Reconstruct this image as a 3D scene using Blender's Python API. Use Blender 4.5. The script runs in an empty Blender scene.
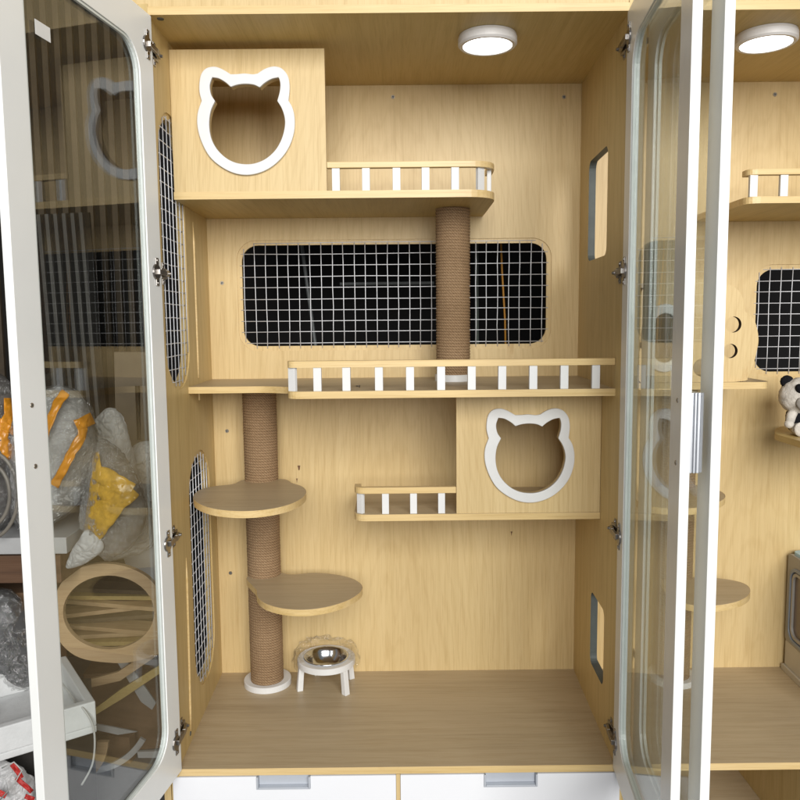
import bpy, bmesh, math, random
from mathutils import Vector, Matrix, noise
from mathutils.geometry import delaunay_2d_cdt
R = math.radians
random.seed(7)
scene = bpy.context.scene
COL = scene.collection

# ------------------------------------------------------------------ camera
CX, CY, CZ = 0.0102, -1.635, 1.0041
YAW, PITCH, ROLL, FPX = 0.0023, -0.1015, -0.0097, 760.1
_f = Vector((math.sin(YAW)*math.cos(PITCH), math.cos(YAW)*math.cos(PITCH), math.sin(PITCH)))
_r = Vector((math.cos(YAW), -math.sin(YAW), 0)); _u = _r.cross(_f)
CR = _r*math.cos(ROLL) + _u*math.sin(ROLL); CU = _u*math.cos(ROLL) - _r*math.sin(ROLL)
CAM = Vector((CX, CY, CZ))
cam = bpy.data.cameras.new('camera'); camo = bpy.data.objects.new('camera', cam); COL.objects.link(camo)
cam.sensor_width = 36; cam.lens = 36*FPX/800; cam.clip_start = .05; cam.clip_end = 100
m = Matrix((CR, CU, -_f)).transposed().to_4x4(); m.translation = CAM
camo.matrix_world = m; scene.camera = camo
def ray(px, py): return _f + CR*((px-400)/FPX) - CU*((py-400)/FPX)
def at(px, py, Y):
    d = ray(px, py); return CAM + d*((Y-CAM.y)/d.y)
def atz(px, py, z):
    d = ray(px, py); return CAM + d*((z-CAM.z)/d.z)

# ------------------------------------------------------------------ light
w = bpy.data.worlds.new('World'); scene.world = w; w.use_nodes = True
bg = w.node_tree.nodes['Background']
bg.inputs[0].default_value = (.93, .96, 1, 1); bg.inputs[1].default_value = .225
def area(name, loc, target, sx, sy, e, col=(1, 1, 1)):
    l = bpy.data.lights.new(name, 'AREA'); l.shape = 'RECTANGLE'; l.size = sx; l.size_y = sy; l.energy = e; l.color = col
    o = bpy.data.objects.new(name, l); COL.objects.link(o); o.location = loc
    o.rotation_euler = (Vector(target)-Vector(loc)).to_track_quat('-Z', 'Y').to_euler(); return o
area('shopfront_daylight', (.9, -4.8, 2.3), (0, .2, .8), 3.6, 2.6, 368, (1, .985, .96))
scene.view_settings.view_transform = 'Standard'; scene.view_settings.look = 'None'
scene.view_settings.exposure = 0; scene.view_settings.gamma = 1
scene.render.engine = 'CYCLES'
scene.cycles.max_bounces = 12; scene.cycles.transparent_max_bounces = 24
scene.cycles.glossy_bounces = 5; scene.cycles.diffuse_bounces = 6

# ------------------------------------------------------------------ materials
class N:
    def __init__(s, name):
        s.m = bpy.data.materials.new(name); s.m.use_nodes = True
        s.t = s.m.node_tree; s.b = s.t.nodes['Principled BSDF']; s.out = s.t.nodes['Material Output']
    def n(s, typ, **k):
        nd = s.t.nodes.new(typ)
        for a, v in k.items():
            if a in nd.inputs.keys(): nd.inputs[a].default_value = v
            else: setattr(nd, a, v)
        return nd
    def l(s, a, b): s.t.links.new(a, b)
    def coords(s, scale, rot=(0, 0, 0)):
        tc = s.n('ShaderNodeTexCoord'); mp = s.n('ShaderNodeMapping')
        mp.inputs['Scale'].default_value = scale; mp.inputs['Rotation'].default_value = rot
        s.l(tc.outputs['Object'], mp.inputs['Vector']); return mp.outputs['Vector']
    def noise(s, vec, scale, detail=4, rough=.55, dist=0):
        nd = s.n('ShaderNodeTexNoise'); nd.inputs['Scale'].default_value = scale
        nd.inputs['Detail'].default_value = detail; nd.inputs['Roughness'].default_value = rough
        nd.inputs['Distortion'].default_value = dist
        s.l(vec, nd.inputs['Vector']); return nd.outputs['Fac']
    def ramp(s, fac, stops):
        r = s.n('ShaderNodeValToRGB'); e = r.color_ramp.elements
        while len(e) < len(stops): e.new(.5)
        for x, (p, c) in zip(e, stops): x.position = p; x.color = (*c, 1) if len(c) == 3 else c
        s.l(fac, r.inputs[0]); return r.outputs[0]
    def mix(s, fac, a, b, mode='MIX'):
        x = s.n('ShaderNodeMix', data_type='RGBA', blend_type=mode)
        for v, i in ((fac, 0), (a, 6), (b, 7)):
            if hasattr(v, 'is_linked') or hasattr(v, 'links'): s.l(v, x.inputs[i])
            else: x.inputs[i].default_value = (*v, 1) if isinstance(v, tuple) else v
        return x.outputs[2]
    def bump(s, h, strength=.2, dist=.001):
        b = s.n('ShaderNodeBump'); b.inputs['Strength'].default_value = strength; b.inputs['Distance'].default_value = dist
        s.l(h, b.inputs['Height']); s.l(b.outputs[0], s.b.inputs['Normal'])

def wood(name, axis, base=(.66, .50, .252), dark=(.59, .435, .205), light=(.70, .54, .285), rough=.42, seed=0):
    s = N(name)
    sc = [60, 60, 60]; sc[axis] = 1.6
    v = s.coords(tuple(sc)); 
    big = [3.2, 3.2, 3.2]; big[axis] = .55
    v2 = s.coords(tuple(big))
    fine = [330, 330, 330]; fine[axis] = 9
    v3 = s.coords(tuple(fine))
    a = s.noise(v, 1, 6, .6, .4); b = s.noise(v2, 1, 3, .5, 1.4); c = s.noise(v3, 1, 3, .6)
    # cathedral figure
    wv = s.n('ShaderNodeTexWave', wave_type='RINGS', rings_direction='SPHERICAL')
    wv.inputs['Scale'].default_value = 5.5; wv.inputs['Distortion'].default_value = 7; wv.inputs['Detail'].default_value = 3
    cat = [5, 5, 5]; cat[axis] = .8
    vv = s.coords(tuple(cat)); s.l(vv, wv.inputs['Vector'])
    c1 = s.ramp(a, [(.32, dark), (.48, base), (.72, light)])
    c2 = s.ramp(b, [(.3, dark), (.55, base), (.75, light)])
    cc = s.mix(.35, c1, c2)
    c3 = s.ramp(wv.outputs['Fac'], [(.0, (.90, .87, .82)), (.3, (1, 1, 1)), (1, (1.0, 1.0, 1.0))])
    cc = s.mix(.4, cc, c3, 'MULTIPLY')
    c4 = s.ramp(c, [(.36, (.84, .79, .72)), (.5, (1, 1, 1))])
    cc = s.mix(.55, cc, c4, 'MULTIPLY')
    fl = [9, 9, 9]; fl[axis] = 2.2
    d = s.noise(s.coords(tuple(fl)), 1, 5, .65, 1.2)
    cc = s.mix(.8, cc, s.ramp(d, [(.66, (1, 1, 1)), (.74, (.80, .70, .58)), (.80, (.62, .50, .38))]), 'MULTIPLY')
    e = s.noise(s.coords((1.3, 1.3, 1.3)), 1, 2, .5)
    cc = s.mix(1.0, cc, s.ramp(e, [(.35, (.94, .925, .90)), (.65, (1, 1, 1))]), 'MULTIPLY')
    s.l(cc, s.b.inputs['Base Color']); s.b.inputs['Roughness'].default_value = rough
    s.b.inputs['Specular IOR Level'].default_value = .35
    s.bump(c, .12, .0004); return s.m
W_V = wood('maple_veneer_upright', 2)
W_H = wood('maple_veneer_level_shaded', 0, base=(.475, .38, .245), dark=(.40, .315, .20), light=(.515, .415, .275))  # same maple, greyed and darkened in colour to imitate weak light on level boards
W_D = wood('maple_veneer_deep', 1, base=(.60, .452, .185), dark=(.51, .375, .145), light=(.65, .495, .225))
W_E = wood('maple_edge_band', 0, base=(.70, .52, .25), dark=(.60, .43, .18), light=(.76, .585, .32), rough=.35)
PLY = wood('raw_plywood', 0, base=(.50, .35, .205), dark=(.39, .26, .145), light=(.57, .42, .26), rough=.6)
BROWN = wood('walnut_board', 0, base=(.13, .07, .04), dark=(.07, .04, .025), light=(.19, .11, .065), rough=.5)

def plain(name, col, rough=.5, metal=0, var=.0, vs=12, bump=0, bs=60, spec=.5):
    s = N(name); s.b.inputs['Roughness'].default_value = rough; s.b.inputs['Metallic'].default_value = metal
    s.b.inputs['Specular IOR Level'].default_value = spec
    v = s.coords((1, 1, 1)); f = s.noise(v, vs, 5, .6)
    d = tuple(max(0, c*(1-var)) for c in col); l = tuple(min(1, c*(1+var*.6)) for c in col)
    s.l(s.ramp(f, [(.3, d), (.7, l)]), s.b.inputs['Base Color'])
    if bump: s.bump(s.noise(v, bs, 4, .6), bump, .002)
    return s.m
WHITE = plain('white_lacquer', (.78, .79, .77), .32, var=.03, vs=6)
WHITEP = plain('white_pvc_board', (.70, .70, .69), .4, var=.03, vs=30)
DRAWW = plain('white_drawer_laminate', (.80, .81, .84), .3, var=.015, vs=4)
WIRE = plain('white_coated_wire', (.66, .67, .70), .4, metal=.3, var=.1, vs=80)
STEEL = plain('brushed_hinge_steel', (.34, .32, .30), .3, metal=1, var=.25, vs=60)
CHROME = plain('polished_bowl_steel', (.60, .62, .66), .15, metal=1, var=.05)
ALU = plain('satin_aluminium', (.52, .54, .57), .35, metal=.7, var=.06, vs=30)
ALUG = plain('light_grey_pull_tray', (.50, .53, .58), .45, metal=.2, var=.05)
LAMPW = plain('lamp_housing_plastic', (.72, .70, .68), .35, var=.03)
DARKW = plain('dark_storeroom_wall', (.010, .009, .009), .9, var=.5, vs=3)
SLAT = plain('brown_slat', (.075, .054, .032), .7, var=.35, vs=8)
SLATB = plain('black_felt_backing', (.010, .008, .006), .95, var=.3)
CONC = plain('grey_concrete_floor', (.20, .195, .19), .75, var=.3, vs=5, bump=.2)
FOAM = plain('white_polystyrene', (.72, .73, .73), .75, var=.10, vs=14, bump=.5, bs=140)
CARD = plain('brown_cardboard', (.24, .145, .08), .8, var=.25, vs=7, bump=.15)
SHEETW = plain('pale_grey_board', (.42, .42, .42), .55, var=.15, vs=7)
BED = plain('white_foam_padding', (.54, .525, .50), .6, var=.25, vs=9, bump=.6, bs=25)
TAPEY = plain('yellow_packing_film', (.62, .36, .04), .22, var=.4, vs=30, bump=.6, bs=60)
TAPE = plain('orange_packing_tape', (.66, .27, .02), .25, var=.35, vs=14, bump=.5, bs=30)
BLACKF = plain('black_plush', (.012, .012, .014), .95, var=.4, vs=90, bump=.9, bs=260, spec=.1)
WHITEF = plain('cream_plush', (.62, .58, .52), .95, var=.22, vs=60, bump=.9, bs=240, spec=.1)
GREYF = plain('grey_muzzle_plush', (.30, .28, .25), .95, var=.2, vs=60, bump=.6, bs=240, spec=.1)
GREYP = plain('taupe_plastic', (.31, .29, .26), .4, var=.08, vs=10)
GREYP2 = plain('beige_plastic', (.50, .46, .38), .45, var=.08, vs=10)
GASK = plain('blue_grey_gasket', (.20, .23, .28), .35, var=.05)
DARKG = plain('dark_tinted_panel', (.06, .05, .045), .2, var=.1)
BLUE = plain('pale_blue_lid', (.35, .55, .68), .4, var=.1)
RED = plain('red_print', (.5, .03, .025), .5, var=.2, vs=40)
PAPER = plain('white_plastic_bag', (.6, .6, .6), .4, var=.25, vs=12, bump=.9, bs=18)
ARC = plain('dull_tube_plastic', (.20, .18, .15), .45, var=.3)
CABLE = plain('pale_cable', (.5, .5, .48), .5, var=.1)
ORANGE = plain('orange_cable', (.35, .14, .01), .5, var=.1)
POLE = plain('grey_pole', (.12, .13, .13), .5, var=.2)
SCREW = plain('screw_head', (.36, .32, .27), .35, metal=.8, var=.4, vs=300)
BROWNP = plain('brown_filler_plug', (.16, .08, .035), .7, var=.3, vs=100)
CHAR = plain('laser_charred_edge', (.05, .03, .018), .8, var=.3)
DARKHOLE = plain('dark_cut_edge', (.085, .095, .085), .6, var=.2, vs=20)

def rope():
    s = N('sisal_rope'); s.b.inputs['Roughness'].default_value = .75; s.b.inputs['Specular IOR Level'].default_value = .3
    uv = s.n('ShaderNodeUVMap'); uv.uv_map = 'wrap'
    sep = s.n('ShaderNodeSeparateXYZ'); s.l(uv.outputs[0], sep.inputs[0])
    def mth(op, a, b):
        nd = s.n('ShaderNodeMath', operation=op)
        for i, v in enumerate((a, b)):
            if v is None: continue
            if isinstance(v, (int, float)): nd.inputs[i].default_value = v
            else: s.l(v, nd.inputs[i])
        return nd.outputs[0]
    ph = mth('ADD', mth('MULTIPLY', sep.outputs[0], 2*math.pi*38), mth('MULTIPLY', sep.outputs[1], 2*math.pi*1.0))
    v = s.coords((1, 1, 1)); nz = s.noise(v, 260, 3, .6)
    ph = mth('ADD', ph, mth('MULTIPLY', nz, 7.0))
    tw = mth('MULTIPLY_ADD', mth('SINE', ph, None), .5)
    tw.node.inputs[2].default_value = .5
    f = s.noise(s.coords((500, 500, 700)), 1, 4, .7)
    g = s.noise(s.coords((6, 6, 11)), 1, 3)
    h = mth('ADD', mth('MULTIPLY', tw, .20), mth('MULTIPLY', f, .88))
    c = s.ramp(h, [(.2, (.11, .066, .033)), (.43, (.25, .155, .082)), (.65, (.39, .26, .145)), (.9, (.66, .53, .37))])
    c2 = s.ramp(g, [(.3, (.84, .82, .79)), (.7, (1, 1, 1))])
    fr = mth('FRACT', sep.outputs[1], None)     # groove shade between two turns, darkened into the rope colour
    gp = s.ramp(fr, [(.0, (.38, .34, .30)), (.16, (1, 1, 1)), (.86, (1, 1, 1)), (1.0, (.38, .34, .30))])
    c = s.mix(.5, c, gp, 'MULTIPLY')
    s.l(s.mix(1.0, c, c2, 'MULTIPLY'), s.b.inputs['Base Color']); s.bump(h, .9, .0018); return s.m
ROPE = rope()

def glassy(name, tint, ior, rough=0., extra=0.):
    s = N(name); s.t.nodes.remove(s.b)
    fr = s.n('ShaderNodeFresnel'); fr.inputs['IOR'].default_value = ior
    ge = s.n('ShaderNodeNewGeometry'); mr = s.n('ShaderNodeMapRange'); mr.inputs['To Min'].default_value = ior; mr.inputs['To Max'].default_value = 1/ior
    s.l(ge.outputs['Backfacing'], mr.inputs['Value']); s.l(mr.outputs[0], fr.inputs['IOR'])
    tr = s.n('ShaderNodeBsdfTransparent'); tr.inputs[0].default_value = (*tint, 1)
    gl = s.n('ShaderNodeBsdfGlossy'); gl.inputs['Roughness'].default_value = rough
    mx = s.n('ShaderNodeMixShader')
    fac = fr.outputs[0]
    if extra:
        ad = s.n('ShaderNodeMath', operation='ADD'); ad.inputs[1].default_value = extra; ad.use_clamp = True
        s.l(fac, ad.inputs[0]); fac = ad.outputs[0]
    s.l(fac, mx.inputs[0]); s.l(tr.outputs[0], mx.inputs[1]); s.l(gl.outputs[0], mx.inputs[2])
    s.l(mx.outputs[0], s.out.inputs['Surface'])
    return s
GLASS = glassy('clear_door_glass', (.945, .962, .950), 1.5).m
def film(name, milky, bs, strength, extra=.12, rough=.07, dist=.012):
    s = glassy(name, (.95, .95, .95), 1.5, rough, extra)
    v = s.coords((1, 1, 1)); wp = s.n('ShaderNodeTexNoise'); wp.inputs['Scale'].default_value = bs*.6; wp.inputs['Detail'].default_value = 3; s.l(v, wp.inputs['Vector'])
    ad = s.n('ShaderNodeVectorMath', operation='MULTIPLY_ADD'); ad.inputs[1].default_value = (.05, .05, .05); s.l(wp.outputs['Color'], ad.inputs[0]); s.l(v, ad.inputs[2])
    vo = s.n('ShaderNodeTexVoronoi'); vo.inputs['Scale'].default_value = bs; s.l(ad.outputs[0], vo.inputs['Vector'])
    f = s.noise(ad.outputs[0], bs*1.7, 5, .65)
    sm = s.n('ShaderNodeMath', operation='ADD'); s.l(vo.outputs['Distance'], sm.inputs[0]); s.l(f, sm.inputs[1])
    b = s.n('ShaderNodeBump'); b.inputs['Strength'].default_value = strength; b.inputs['Distance'].default_value = dist
    s.l(sm.outputs[0], b.inputs['Height'])
    for nd in s.t.nodes:
        if nd.type in ('BSDF_GLOSSY', 'FRESNEL'): s.l(b.outputs[0], nd.inputs['Normal'])
    di = s.n('ShaderNodeBsdfDiffuse'); di.inputs[0].default_value = (.62, .62, .60, 1)
    mx = s.n('ShaderNodeMixShader'); mx.inputs[0].default_value = milky
    src = s.out.inputs['Surface'].links[0].from_socket
    s.l(src, mx.inputs[1]); s.l(di.outputs[0], mx.inputs[2]); s.l(mx.outputs[0], s.out.inputs['Surface'])
    return s.m
FILM = film('crinkled_clear_film', .04, 30, 1.0, .18)
BUBBLE = film('bubble_wrap', .10, 85, 1.0, .30, .09, .008)
THINF = film('thin_bowl_film', .0, 60, .8, .03, .06, .004)
def emis(name, col, st):
    s = N(name); s.b.inputs['Base Color'].default_value = (.8, .8, .8, 1)
    s.b.inputs['Emission Color'].default_value = (*col, 1); s.b.inputs['Emission Strength'].default_value = st; return s.m
LIT = emis('lit_lamp_diffuser', (.93, .97, 1), 4.0)

# ------------------------------------------------------------------ mesh helpers
ROOT = {}
def top_of(o):
    while o.parent: o = o.parent
    return o
def thing(name, label, cat, loc=(0, 0, 0), group=None):
    o = bpy.data.objects.new(name, None); COL.objects.link(o); o.location = loc; o.empty_display_size = .1
    o['label'] = label; o['category'] = cat
    if group: o['group'] = group
    return o
def obj(name, bm, mat, parent=None, smooth=False, bevel=0, seg=2, label=None, recalc=True):
    if recalc: bmesh.ops.recalc_face_normals(bm, faces=bm.faces)
    me = bpy.data.meshes.new(name)
    o = bpy.data.objects.new(name, me); COL.objects.link(o)
    if parent is not None:
        o.parent = parent; off = Vector(top_of(parent).location)
        for v in bm.verts: v.co -= off
    else:
        xs = [v.co for v in bm.verts]; c = Vector((sum(v.x for v in xs)/len(xs), sum(v.y for v in xs)/len(xs), min(v.z for v in xs)))
        for v in bm.verts: v.co -= c
        o.location = c
    if smooth:
        for f in bm.faces: f.smooth = True
    bm.to_mesh(me); bm.free()
    for mm in (mat if isinstance(mat, (list, tuple)) else [mat]): me.materials.append(mm)
    if bevel:
        b = o.modifiers.new('bevel', 'BEVEL'); b.width = bevel; b.segments = seg; b.limit_method = 'ANGLE'; b.angle_limit = R(40)
        b.harden_normals = False
    if label: o['label'] = label
    return o
def tag(o, label, cat, group=None):
    o['label'] = label; o['category'] = cat
    if group: o['group'] = group
    return o
def struct(o): o['kind'] = 'structure'; return o
def hexa(bm, p):  # 8 points: bottom ring 4, top ring 4
    v = [bm.verts.new(q) for q in p]
    for f in ((0, 1, 2, 3), (7, 6, 5, 4), (0, 4, 5, 1), (1, 5, 6, 2), (2, 6, 7, 3), (3, 7, 4, 0)): bm.faces.new([v[i] for i in f])
def box(bm, x0, x1, y0, y1, z0, z1, M=None):
    p = [Vector(q) for q in ((x0, y0, z0), (x1, y0, z0), (x1, y1, z0), (x0, y1, z0), (x0, y0, z1), (x1, y0, z1), (x1, y1, z1), (x0, y1, z1))]
    if M: p = [M @ q for q in p]
    hexa(bm, p)
def boxbm(*a, **k): bm = bmesh.new(); box(bm, *a, **k); return bm
def cyl(bm, p0, p1, r0, r1=None, n=16, cap=True):
    p0, p1 = Vector(p0), Vector(p1); r1 = r0 if r1 is None else r1
    d = (p1-p0).normalized(); a = d.orthogonal().normalized(); b = d.cross(a)
    rings = []
    for p, r in ((p0, r0), (p1, r1)):
        rings.append([bm.verts.new(p + (a*math.cos(t)+b*math.sin(t))*r) for t in (2*math.pi*i/n for i in range(n))])
    for i in range(n): bm.faces.new((rings[0][i], rings[0][(i+1) % n], rings[1][(i+1) % n], rings[1][i]))
    if cap: bm.faces.new(rings[0][::-1]); bm.faces.new(rings[1])
def tube(bm, pts, r, n=8):
    pts = [Vector(p) for p in pts]; prev = None; a = None
    for i, p in enumerate(pts):
        d = (pts[min(i+1, len(pts)-1)] - pts[max(i-1, 0)]).normalized()
        a = d.orthogonal().normalized() if a is None else (a - d*a.dot(d)).normalized()
        b = d.cross(a); rr = r[i] if isinstance(r, (list, tuple)) else r
        ring = [bm.verts.new(p + (a*math.cos(2*math.pi*k/n)+b*math.sin(2*math.pi*k/n))*rr) for k in range(n)]
        if prev:
            for k in range(n): bm.faces.new((prev[k], prev[(k+1) % n], ring[(k+1) % n], ring[k]))
        else: bm.faces.new(ring[::-1])
        prev = ring
    bm.faces.new(prev)
def lathe(bm, prof, c, n=48, axis='z'):
    c = Vector(c); prev = None
    for r, h in prof:
        if r < 1e-6: ring = [bm.verts.new(c+Vector((0, 0, h)))]
        else: ring = [bm.verts.new(c+Vector((r*math.cos(2*math.pi*k/n), r*math.sin(2*math.pi*k/n), h))) for k in range(n)]
        if prev:
            if len(prev) == 1 and len(ring) > 1:
                for k in range(n): bm.faces.new((prev[0], ring[(k+1) % n], ring[k]))
            elif len(ring) == 1 and len(prev) > 1:
                for k in range(n): bm.faces.new((prev[k], prev[(k+1) % n], ring[0]))
            elif len(ring) > 1:
                for k in range(n): bm.faces.new((prev[k], prev[(k+1) % n], ring[(k+1) % n], ring[k]))
        prev = ring
def top_side(o):  # shade by colour: darkened maple on top faces, brighter maple on the rest
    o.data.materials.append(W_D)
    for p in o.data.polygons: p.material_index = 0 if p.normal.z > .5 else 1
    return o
def smooth_loop(pts, k=6):
    n = len(pts); out = []
    for i in range(n):
        p0, p1, p2, p3 = (Vector((*pts[(i+j-1) % n][:2], 0)) for j in range(4))
        for s in range(k):
            t = s/k
            q = .5*((2*p1)+(p2-p0)*t+(2*p0-5*p1+4*p2-p3)*t*t+(3*p1-p0-3*p2+p3)*t**3)
            out.append((q.x, q.y))
    return out
def rrect(a0, a1, b0, b1, r, n=6):
    out = []
    rr = r if isinstance(r, (list, tuple)) else (r,)*4
    for (cx, cy, s), q in zip(((a1-rr[0], b1-rr[0], 0), (a0+rr[1], b1-rr[1], 90), (a0+rr[2], b0+rr[2], 180), (a1-rr[3], b0+rr[3], 270)), rr):
        for i in range(n+1):
            t = R(s+90*i/n); out.append((cx+q*math.cos(t), cy+q*math.sin(t)))
    return out
def slab(outer, holes, f, d0, d1, inner_mat=False):
    """flat board with holes: outline (a,b) mapped by f(a,b,d) at both depths"""
    loops = [list(outer)]+[list(h) for h in holes]; V = []; E = []
    for pts in loops:
        n0 = len(V); V += [Vector(p) for p in pts]; E += [(n0+i, n0+(i+1) % len(pts)) for i in range(len(pts))]
    vo, _, fo, _, _, _ = delaunay_2d_cdt(V, E, [], 0, 1e-7)
    def inside(p, poly):
        c = False; n = len(poly)
        for i in range(n):
            (x1, y1), (x2, y2) = poly[i], poly[i-1]
            if (y1 > p[1]) != (y2 > p[1]) and p[0] < (x2-x1)*(p[1]-y1)/(y2-y1)+x1: c = not c
        return c
    tris = []
    for fc in fo:
        t = [(vo[i].x, vo[i].y) for i in fc]; c = (sum(p[0] for p in t)/3, sum(p[1] for p in t)/3)
        if inside(c, loops[0]) and not any(inside(c, h) for h in loops[1:]): tris.append(t)
    bm2 = bmesh.new(); ca, cb = {}, {}
    def g(d, cache, p):
        k = (round(p[0], 6), round(p[1], 6))
        if k not in cache: cache[k] = bm2.verts.new(f(p[0], p[1], d))
        return cache[k]
    for t in tris:
        bm2.faces.new([g(d0, ca, p) for p in t]); bm2.faces.new([g(d1, cb, p) for p in t[::-1]])
    for li, pts in enumerate([outer]+list(holes)):
        for i in range(len(pts)):
            p, q = pts[i], pts[(i+1) % len(pts)]
            try: fc = bm2.faces.new((g(d0, ca, p), g(d0, ca, q), g(d1, cb, q), g(d1, cb, p)))
            except ValueError: continue
            if inner_mat and li > 0: fc.material_index = 1
    bmesh.ops.recalc_face_normals(bm2, faces=bm2.faces); return bm2
fXZ = lambda a, b, d: Vector((a, d, b))           # outline in x,z ; depth y
fXY = lambda a, b, d: Vector((a, b, d))           # outline in x,y ; depth z
def sm_edges(o): pass

# ------------------------------------------------------------------ the setting
DP = .477; ZC = 1.637; GZ = -.46
bm = bmesh.new(); box(bm, -3.2, 3.2, -2.6, 1.62, GZ-.05, GZ); struct(obj('floor', bm, CONC))
bm = bmesh.new(); box(bm, -3.2, 3.2, 1.62, 1.7, GZ-.05, 3.0); struct(obj('wall', bm, DARKW))
bm = bmesh.new(); box(bm, -3.0, -2.9, -.1, 1.62, GZ-.0, 3.0); struct(obj('wall_side', bm, DARKW))
bm = bmesh.new(); box(bm, -3.2, 3.2, .52, 1.62, 2.3, 2.35); struct(obj('ceiling', bm, DARKW))

def xl(y): return -.4965-.0225*y
def xr(y): return .494+.034*y

def wire_grid(inside, f, a0, a1, b0, b1, pitch, d, rad=.00118, oa=0, ob=0):
    """welded wire: runs clipped to the recess outline `inside` (function of a,b)"""
    bm = bmesh.new()
    def runs(fixed, lo, hi, horiz):
        st = None; s = lo
        while s <= hi+1e-9:
            ok = inside(s, fixed) if horiz else inside(fixed, s)
            if ok and st is None: st = s
            if (not ok or s+.002 > hi) and st is not None:
                e = s
                if e-st > .012:
                    j = random.uniform(-.0008, .0008)
                    dd = d + (rad*1.5 if horiz else 0)
                    k = 5
                    pts = []
                    for i in range(k+1):
                        u = st+(e-st)*i/k; wv = random.uniform(-.0010, .0010)
                        pts.append(f(u, fixed+wv+j, dd) if horiz else f(fixed+wv+j, u, dd))
                    tube(bm, pts, rad, 6)
                st = None
            s += .002
    a = a0+oa
    while a < a1: runs(a, b0, b1, False); a += pitch
    b = b0+ob
    while b < b1: runs(b, a0, a1, True); b += pitch
    return bm
def in_rr(a, b, a0, a1, b0, b1, r):
    if not (a0 <= a <= a1 and b0 <= b <= b1): return False
    dx = max(a0+r-a, a-(a1-r), 0); dy = max(b0+r-b, b-(b1-r), 0)
    return dx*dx+dy*dy <= r*r

def hinge(parent, p_door, p_side, ndoor, nside, ydoor):
    """concealed hinge: plate+cup on the door face, arm, clip plate on the side panel. axes: vertical z."""
    bm = bmesh.new()
    nd = Vector(ndoor); ns = Vector(nside); up = Vector((0, 0, 1)); al = Vector(ydoor)
    def ob(c, u, hu, v, hv, wv, hw):
        c = Vector(c); p = []
        for sz in (-1, 1):
            for sx, sy in ((-1, -1), (1, -1), (1, 1), (-1, 1)): p.append(c+u*hu*sx+v*hv*sy+wv*hw*sz)
        hexa(bm, p)
    c = Vector(p_door)
    ob(c+nd*.0012, al, .0065, up, .029, nd, .0012)
    cyl(bm, c+al*.004+nd*.0, c+al*.004+nd*.004, .0165, .0155, 20)
    for s in (-1, 1): cyl(bm, c+up*s*.0235+nd*.001, c+up*s*.0235+nd*.0042, .0038, .003, 10)
    s_ = Vector(p_side)
    ob(s_+ns*.002+up*.0, Vector((0, 1, 0)), .020, up, .011, ns, .002)
    ob(s_+ns*.001, Vector((0, 1, 0)), .007, up, .024, ns, .001)
    for s in (-1, 1): cyl(bm, s_+up*s*.018+ns*.001, s_+up*s*.018+ns*.004, .0036, .003, 10)
    # arm from plate to cup
    a = s_+ns*.008+Vector((0, .012, 0)); b = s_+ns*.011+Vector((0, -.016, 0)); e = c+nd*.006+al*.004
    for p, q, hh in ((a, b, .0065), (b, e, .0055)):
        d = (q-p); L = d.length/2; d.normalize(); sd = d.cross(up).normalized()
        ob((p+q)/2, d, L, up, hh, sd, .0032)
    cyl(bm, a+ns*.003, a+ns*.007, .0035, .0035, 10)
    return obj('hinge', bm, STEEL, parent, bevel=.0006)

def screw(parent, x, y, z, n, mat=SCREW, r=.0042, name='screw'):
    bm = bmesh.new(); p = Vector((x, y, z)); n = Vector(n).normalized()
    cyl(bm, p-n*.0005, p+n*.0010, r, r*.88, 16)
    k = len(bm.faces); cyl(bm, p+n*.00105, p+n*.0012, r*.48, r*.42, 8); bm.faces.ensure_lookup_table()
    for f in bm.faces[k:]: f.material_index = 1
    return obj(name, bm, [mat, DARKHOLE], parent)

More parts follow.
